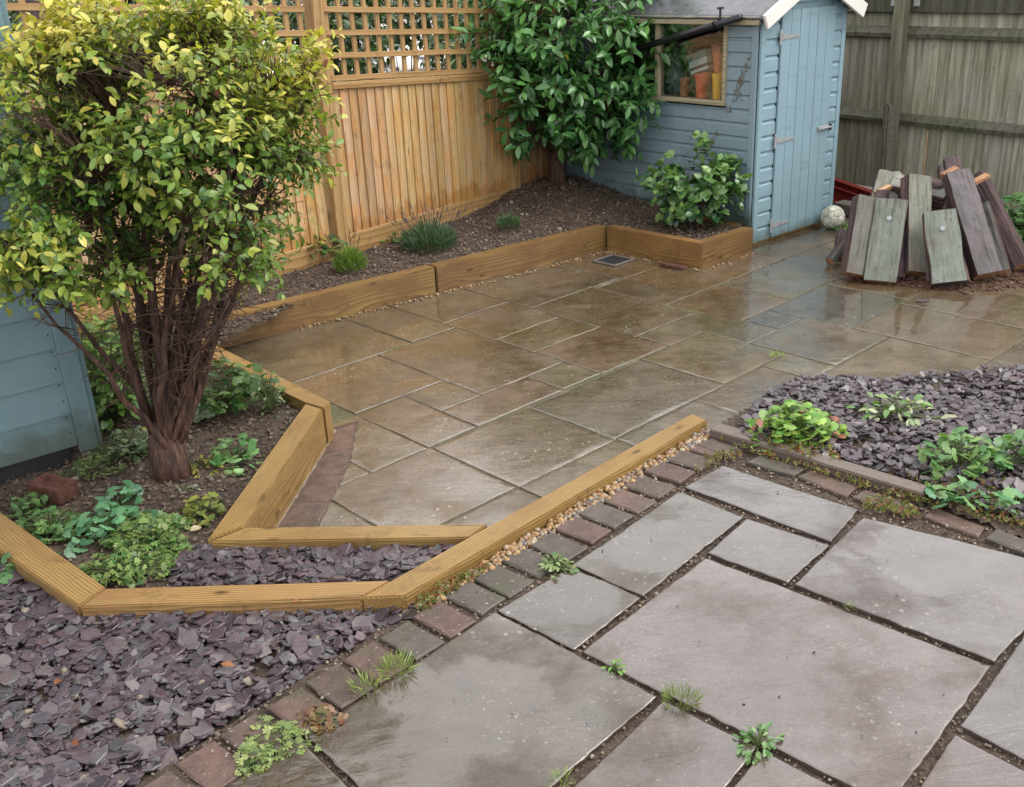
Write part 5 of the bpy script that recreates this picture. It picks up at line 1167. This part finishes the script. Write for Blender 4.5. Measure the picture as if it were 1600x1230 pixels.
# bark litter under the pile
lp = [P(x, y, 0) for x, y in [(1310, 438), (1420, 448), (1500, 462), (1600, 452), (1680, 420), (1600, 400), (1420, 405)]]
it = chips(lp, 900, lambda x, y: 0, (.006, .022), .8, lift=.012)
me = merge('bark_litter', CHIP, it, False); me.materials.append(m_simple('red_bark_litter', (.13, .06, .045), .6, .6, 40.)); tag(stuff(link('bark_litter', me, None)), 'reddish bark litter on the wet slabs under the plank pile', 'bark litter')
a = P(1441, 470, .008); tag(link('slate_piece', merge('slate_piece', CHIP, [(0, np.diag([.05, .03, .03]), (0, 0, 0), (1, 1, 1))], False), M['slate'], None, tuple(a)), 'single dark slate lying on the wet patio before the planks', 'slate')
# plants right of the pile
clump('leafy_plant', 'leafy green plant with a red flower right of the plank pile', 'plant', P(1590, 395, 0), .26, .42, 420, LOBED, (.03, .05), gcol((.05, .16, .05), (.16, .32, .1)), n_ind=80)
fl = PR(1557, 322, math.hypot(*P(1590, 395)[:2])); fv = []
# red flower on that plant
root = bpy.data.objects['leafy_plant']; its = [leaf_item(OVAL, fl - np.array(root.location) + rv() * .008, rv() + np.array([0, -.4, .3]), rv(), .04, (.5, .02, .02)) for _ in range(9)]
me = merge('flower', OVAL, its); me.materials.append(M['leaf']); link('flower', me, None, root)
link('flower_stalk', tube('flower_stalk', [(0, 0, 0), tuple(fl - np.array(root.location))], .003, 5), M['stalk'], root)
clump('weed', 'small weed at the foot of the old football', 'weed', P(1316, 360, 0), .05, .05, 26, OVAL, (.03, .04), gcol((.1, .24, .05), (.2, .36, .1)))

# ------------------------------------------------------------------ football with sewn panels
br = .088; bc = P(1300, 357, 0); ball = empty('football', (bc[0], bc[1], br)); tag(ball, 'scuffed white football on the patio beside the blue shed door', 'football')
bm = bmesh.new(); bmesh.ops.create_icosphere(bm, subdivisions=1, radius=1)
vs = [v.co.normalized() for v in bm.verts]; fs = [[v.index for v in f.verts] for f in bm.faces]; es = {tuple(sorted((f[i], f[(i + 1) % 3]))) for f in fs for i in range(3)}; bm.free()
def third(a, b): return vs[a] + (vs[b] - vs[a]) / 3
polys = []
for f in fs:
    o_ = []
    for i in range(3): a, b = f[i], f[(i + 1) % 3]; o_ += [third(a, b), third(b, a)]
    polys.append(o_)
for i in range(12):
    nb_ = [b if a == i else a for a, b in es if i in (a, b)]; pts = [third(i, k) for k in nb_]; n_ = vs[i]; u_ = (pts[0] - n_ * pts[0].dot(n_)).normalized(); w_ = n_.cross(u_)
    polys.append(sorted(pts, key=lambda q: math.atan2(q.dot(w_), q.dot(u_))))
bm = bmesh.new(); bmesh.ops.create_icosphere(bm, subdivisions=3, radius=br * .972); link('bladder', bm_mesh('bladder', bm, True), M['iron'], ball)
for pl in polys:
    c = sum(pl, Vector()) / len(pl); n_ = len(pl); V = []; rings = [.25, .6, .88, .955]
    V.append(tuple(c.normalized() * br))
    for rg in rings:
        for i in range(n_):
            for t in (0, .5): q = pl[i].lerp(pl[(i + 1) % n_], t); V.append(tuple((c + (q - c) * rg).normalized() * (br if rg < .9 else br * .978)))
    m_ = 2 * n_; Fc = [(0, 1 + i, 1 + (i + 1) % m_) for i in range(m_)]
    for k in range(len(rings) - 1): Fc += [(1 + k * m_ + i, 1 + (k + 1) * m_ + i, 1 + (k + 1) * m_ + (i + 1) % m_, 1 + k * m_ + (i + 1) % m_) for i in range(m_)]
    link('panel', mesh('panel', V, Fc, True), M['ball'], ball)
ball.rotation_euler = (.4, .3, .2)

# red metal channel behind the ball
a, b = PV(1300, 294, GA + nrm * .45, GD), PV(1362, 316, GA + nrm * .45, GD); a, b = a + (a - b) * .5, b + (b - a) * .4
x = Vector(b - a); L = x.length; x.normalize(); z = Vector(nrm); z = z - x * z.dot(x); z.normalize(); y = z.cross(x); Rm = Matrix((x, y, z)).transposed()
ch = empty('metal_channel', tuple(a)); tag(ch, 'red painted metal channel lying behind the football by the old fence', 'metal channel')
link('web', box('web', L, .19, .012, .002, 1, 'x'), M['redmetal'], ch, (0, 0, 0), Rm)
for s_ in (-.089, .03, .089):
    c = Rm @ Vector((0, s_, .022)); link('flange', box('flange', L, .012, .05, .002, 1, 'x'), M['redmetal'], ch, tuple(c), Rm)
for k, (px, py) in enumerate([(1330, 345), (1356, 352)]):
    a = P(px, py - 8, .0); tag(link('concrete_block', box('concrete_block', .26, .14, .1, .012, 2, 'z'), M['conc'], None, tuple(a), (0, 0, grz)), ['dark concrete block behind the football', 'dark concrete block behind the plank pile by the red channel'][k], 'concrete block', 'blocks by the old fence')

# ------------------------------------------------------------------ drain, loose brick, small litter
dq = [P(x, y, .003) for x, y in [(935, 408), (957, 401), (982, 407), (960, 415)]]; dc = sum(dq) / 4; dx = dq[2] - dq[0]; ex = (dq[1] - dq[0])
drz = R(90 - 47); dr = empty('drain', (dc[0], dc[1], .002), drz); tag(dr, 'square drain gulley with dark grating in the patio corner', 'drain')
for sx, sy, lx, ly in ((0, .098, .22, .02), (0, -.098, .22, .02), (.1, 0, .02, .176), (-.1, 0, .02, .176)): link('surround', box('surround', lx, ly, .014, .003), M['conc'], dr, (sx, sy, .004))
link('sump', box('sump', .18, .18, .004, 0), M['black'], dr, (0, 0, .001))
for k in range(7): link('grate_bar', box('grate_bar', .18, .012, .008, .001), M['iron'], dr, (0, -.072 + k * .024, .006))
q = P(1050, 418, 0); tag(link('brick_fragment', box('brick_fragment', .2, .04, .03, .006), M['clay'], None, (q[0], q[1] - .005, .012), (0, 0, R(-47))), 'red brick sliver set along the foot of the timber near the drain', 'brick')
# loose frogged brick
bb = P(86, 776, .14); bk = empty('loose_brick', tuple(bb), R(-28)); tag(bk, 'dark red frogged brick lying on the soil by the teal shed', 'brick')
bm = bmesh.new(); bmesh.ops.create_cube(bm, size=1)
for v in bm.verts: v.co = Vector((v.co.x * .17, v.co.y * .1, v.co.z * .065 + .035))
tf = max(bm.faces, key=lambda f: f.calc_center_median().z); r_ = bmesh.ops.inset_region(bm, faces=[tf], thickness=.022, depth=0)
r_ = bmesh.ops.inset_region(bm, faces=[tf], thickness=.008, depth=-.018)
bmesh.ops.bevel(bm, geom=[e for e in bm.edges if e.calc_length() > .05], offset=.003, segments=2, affect='EDGES')
link('body', bm_mesh('body', bm), M['clay'], bk)
for k, (x, y, z, c, s) in enumerate([(345, 1037, .185, (.3, .12, .05), .04), (297, 830, .16, (.5, .4, .28), .05), (230, 672, .18, (.5, .4, .06), .04), (1275, 1018, .176, (.03, .03, .03), .012), (1405, 933, .176, (.02, .02, .02), .016), (468, 938, .2, (.3, .12, .04), .022), (620, 848, .165, (.28, .12, .05), .026), (85, 1070, .18, (.25, .09, .04), .035), (120, 1165, .18, (.24, .08, .04), .035)]):
    q = P(x, y, z); me = merge('fallen_leaf', OVAL, [(k % 4, np.array(rot_to(rv() * np.array([1, 1, .2]), np.array([.2, -.3, 1]))) * s, (0, 0, 0), c)]); me.materials.append(M['leaf'])
    tag(link('fallen_leaf', me, None, None, tuple(q)), ['curled orange leaf on the slate before the front sleeper', 'curled pale dry leaf on the soil near the inner slate strip', 'yellow leaf caught on the shrub trunk', 'small black fleck on the largest grey slab', 'small black leaf fragment on the large wet slab', 'orange leaf against the front sleeper', 'orange leaf on the inner slate strip', 'orange leaf on the slate at the left', 'orange leaf on the slate at the bottom left'][k], 'leaf', 'fallen leaves')

# ------------------------------------------------------------------ beyond the fence
def beyond(px, py, rng): return PR(px, py, rng)
ng = (.028, .07, .022), (.085, .15, .045)
for k, (x, y, rx, ry, rng, dr_, n, lab) in enumerate([
    (90, 60, 120, 75, 8.6, .5, 420, 'dark green hedge shrub seen through the trellis at the far left'),
    (330, 60, 120, 75, 9.2, .5, 380, 'dark green shrub beyond the trellis behind the yellow shrub'),
    (515, 70, 62, 70, 9.0, .45, 300, 'dark green shrub beyond the trellis just right of the fence post'),
    (620, 35, 70, 40, 11.5, .6, 240, 'dark green tree crown beyond the middle of the right trellis panel'),
    (715, 50, 45, 55, 11.0, .6, 240, 'dark green tree crown beyond the trellis beside the glossy bush')]):
    c, r_ = pxblob(x, y, rx, ry, rng, dr_); c2, r2 = pxblob(x + rx * .4, y - 40, rx * .8, ry, rng + .4, dr_)
    base = np.array([c[0], c[1] + .2, 0.])
    def ncol(p, t, cen, out): return (.4, .04, .05) if k in (0, 1) and random.random() < .02 else cmix(ng[0], ng[1], random.random())
    shrub('neighbour_shrub', lab, 'shrub', base, [(c, r_), (c2, r2)], 7, n, 7, OVAL, (.06, .1), ncol, 'gloss', .05, .5, 0, group='shrubs beyond the trellis', twig=.22)
a = beyond(47, 20, 8.2); 
tk = empty('tree_trunk', (a[0], a[1], 0)); tag(tk, 'dark bare tree trunk beyond the trellis at the top left', 'tree')
link('trunk', tube('trunk', [(0, 0, -.04), (.02, 0, 1.2), (0, .03, 2.4), (.05, .05, 3.6)], [.12, .1, .095, .08], 12), M['plankbark'], tk)
# neighbour's low outbuilding with a pale sheet roof
oa, ob = PR(545, 118, 11.6), PR(790, 112, 13.4); od = ob - oa; oL = float(np.hypot(od[0], od[1])); orz = math.atan2(od[1], od[0]); zt = float(PR(650, 108, 12.4)[2])
ot = empty('outbuilding', (oa[0], oa[1], 0), orz); tag(ot, 'low pinkish outbuilding with white roof sheets seen through the trellis', 'outbuilding')
m_pink = m_simple('pink_masonry', (.42, .27, .22), .8, .3, 14.)
link('wall', box('wall', oL + 3, .2, zt, .01, 1, 'z'), m_pink, ot, (oL / 2, .1, 0)); rl = link('roof', box('roof', oL + 3.2, 1.6, .05, .01), M['white'], ot, (oL / 2, .75, zt + .22), (R(16), 0, 0))
for k in range(6): link('roof_rib', box('roof_rib', .06, 1.6, .03, .005), M['galv'], ot, (k * .6 - .5, .75, zt + .26), (R(16), 0, 0))
ha = PR(640, 10, 22); hs = empty('neighbour_house', (ha[0], ha[1], 0), R(40)); tag(hs, 'pale rendered house wall glimpsed far beyond the trellis', 'house')
link('wall', box('wall', 16, .3, 6, .02, 1, 'z'), M['render'], hs, (0, 0, 0))
for x_ in (-4, -1, 2, 5):
    wn = link('window', box('window', 1.2, .08, 1.2, .01), M['white'], hs, (x_, -.17, 1.9)); link('window_pane', box('window_pane', 1.05, .03, 1.05, .003), M['glass'], wn, (0, -.04, 0))
rf = link('roof', box('roof', 16.6, 4.5, .15, .02), M['felt'], hs, (0, 1.6, 6.9), (R(28), 0, 0))
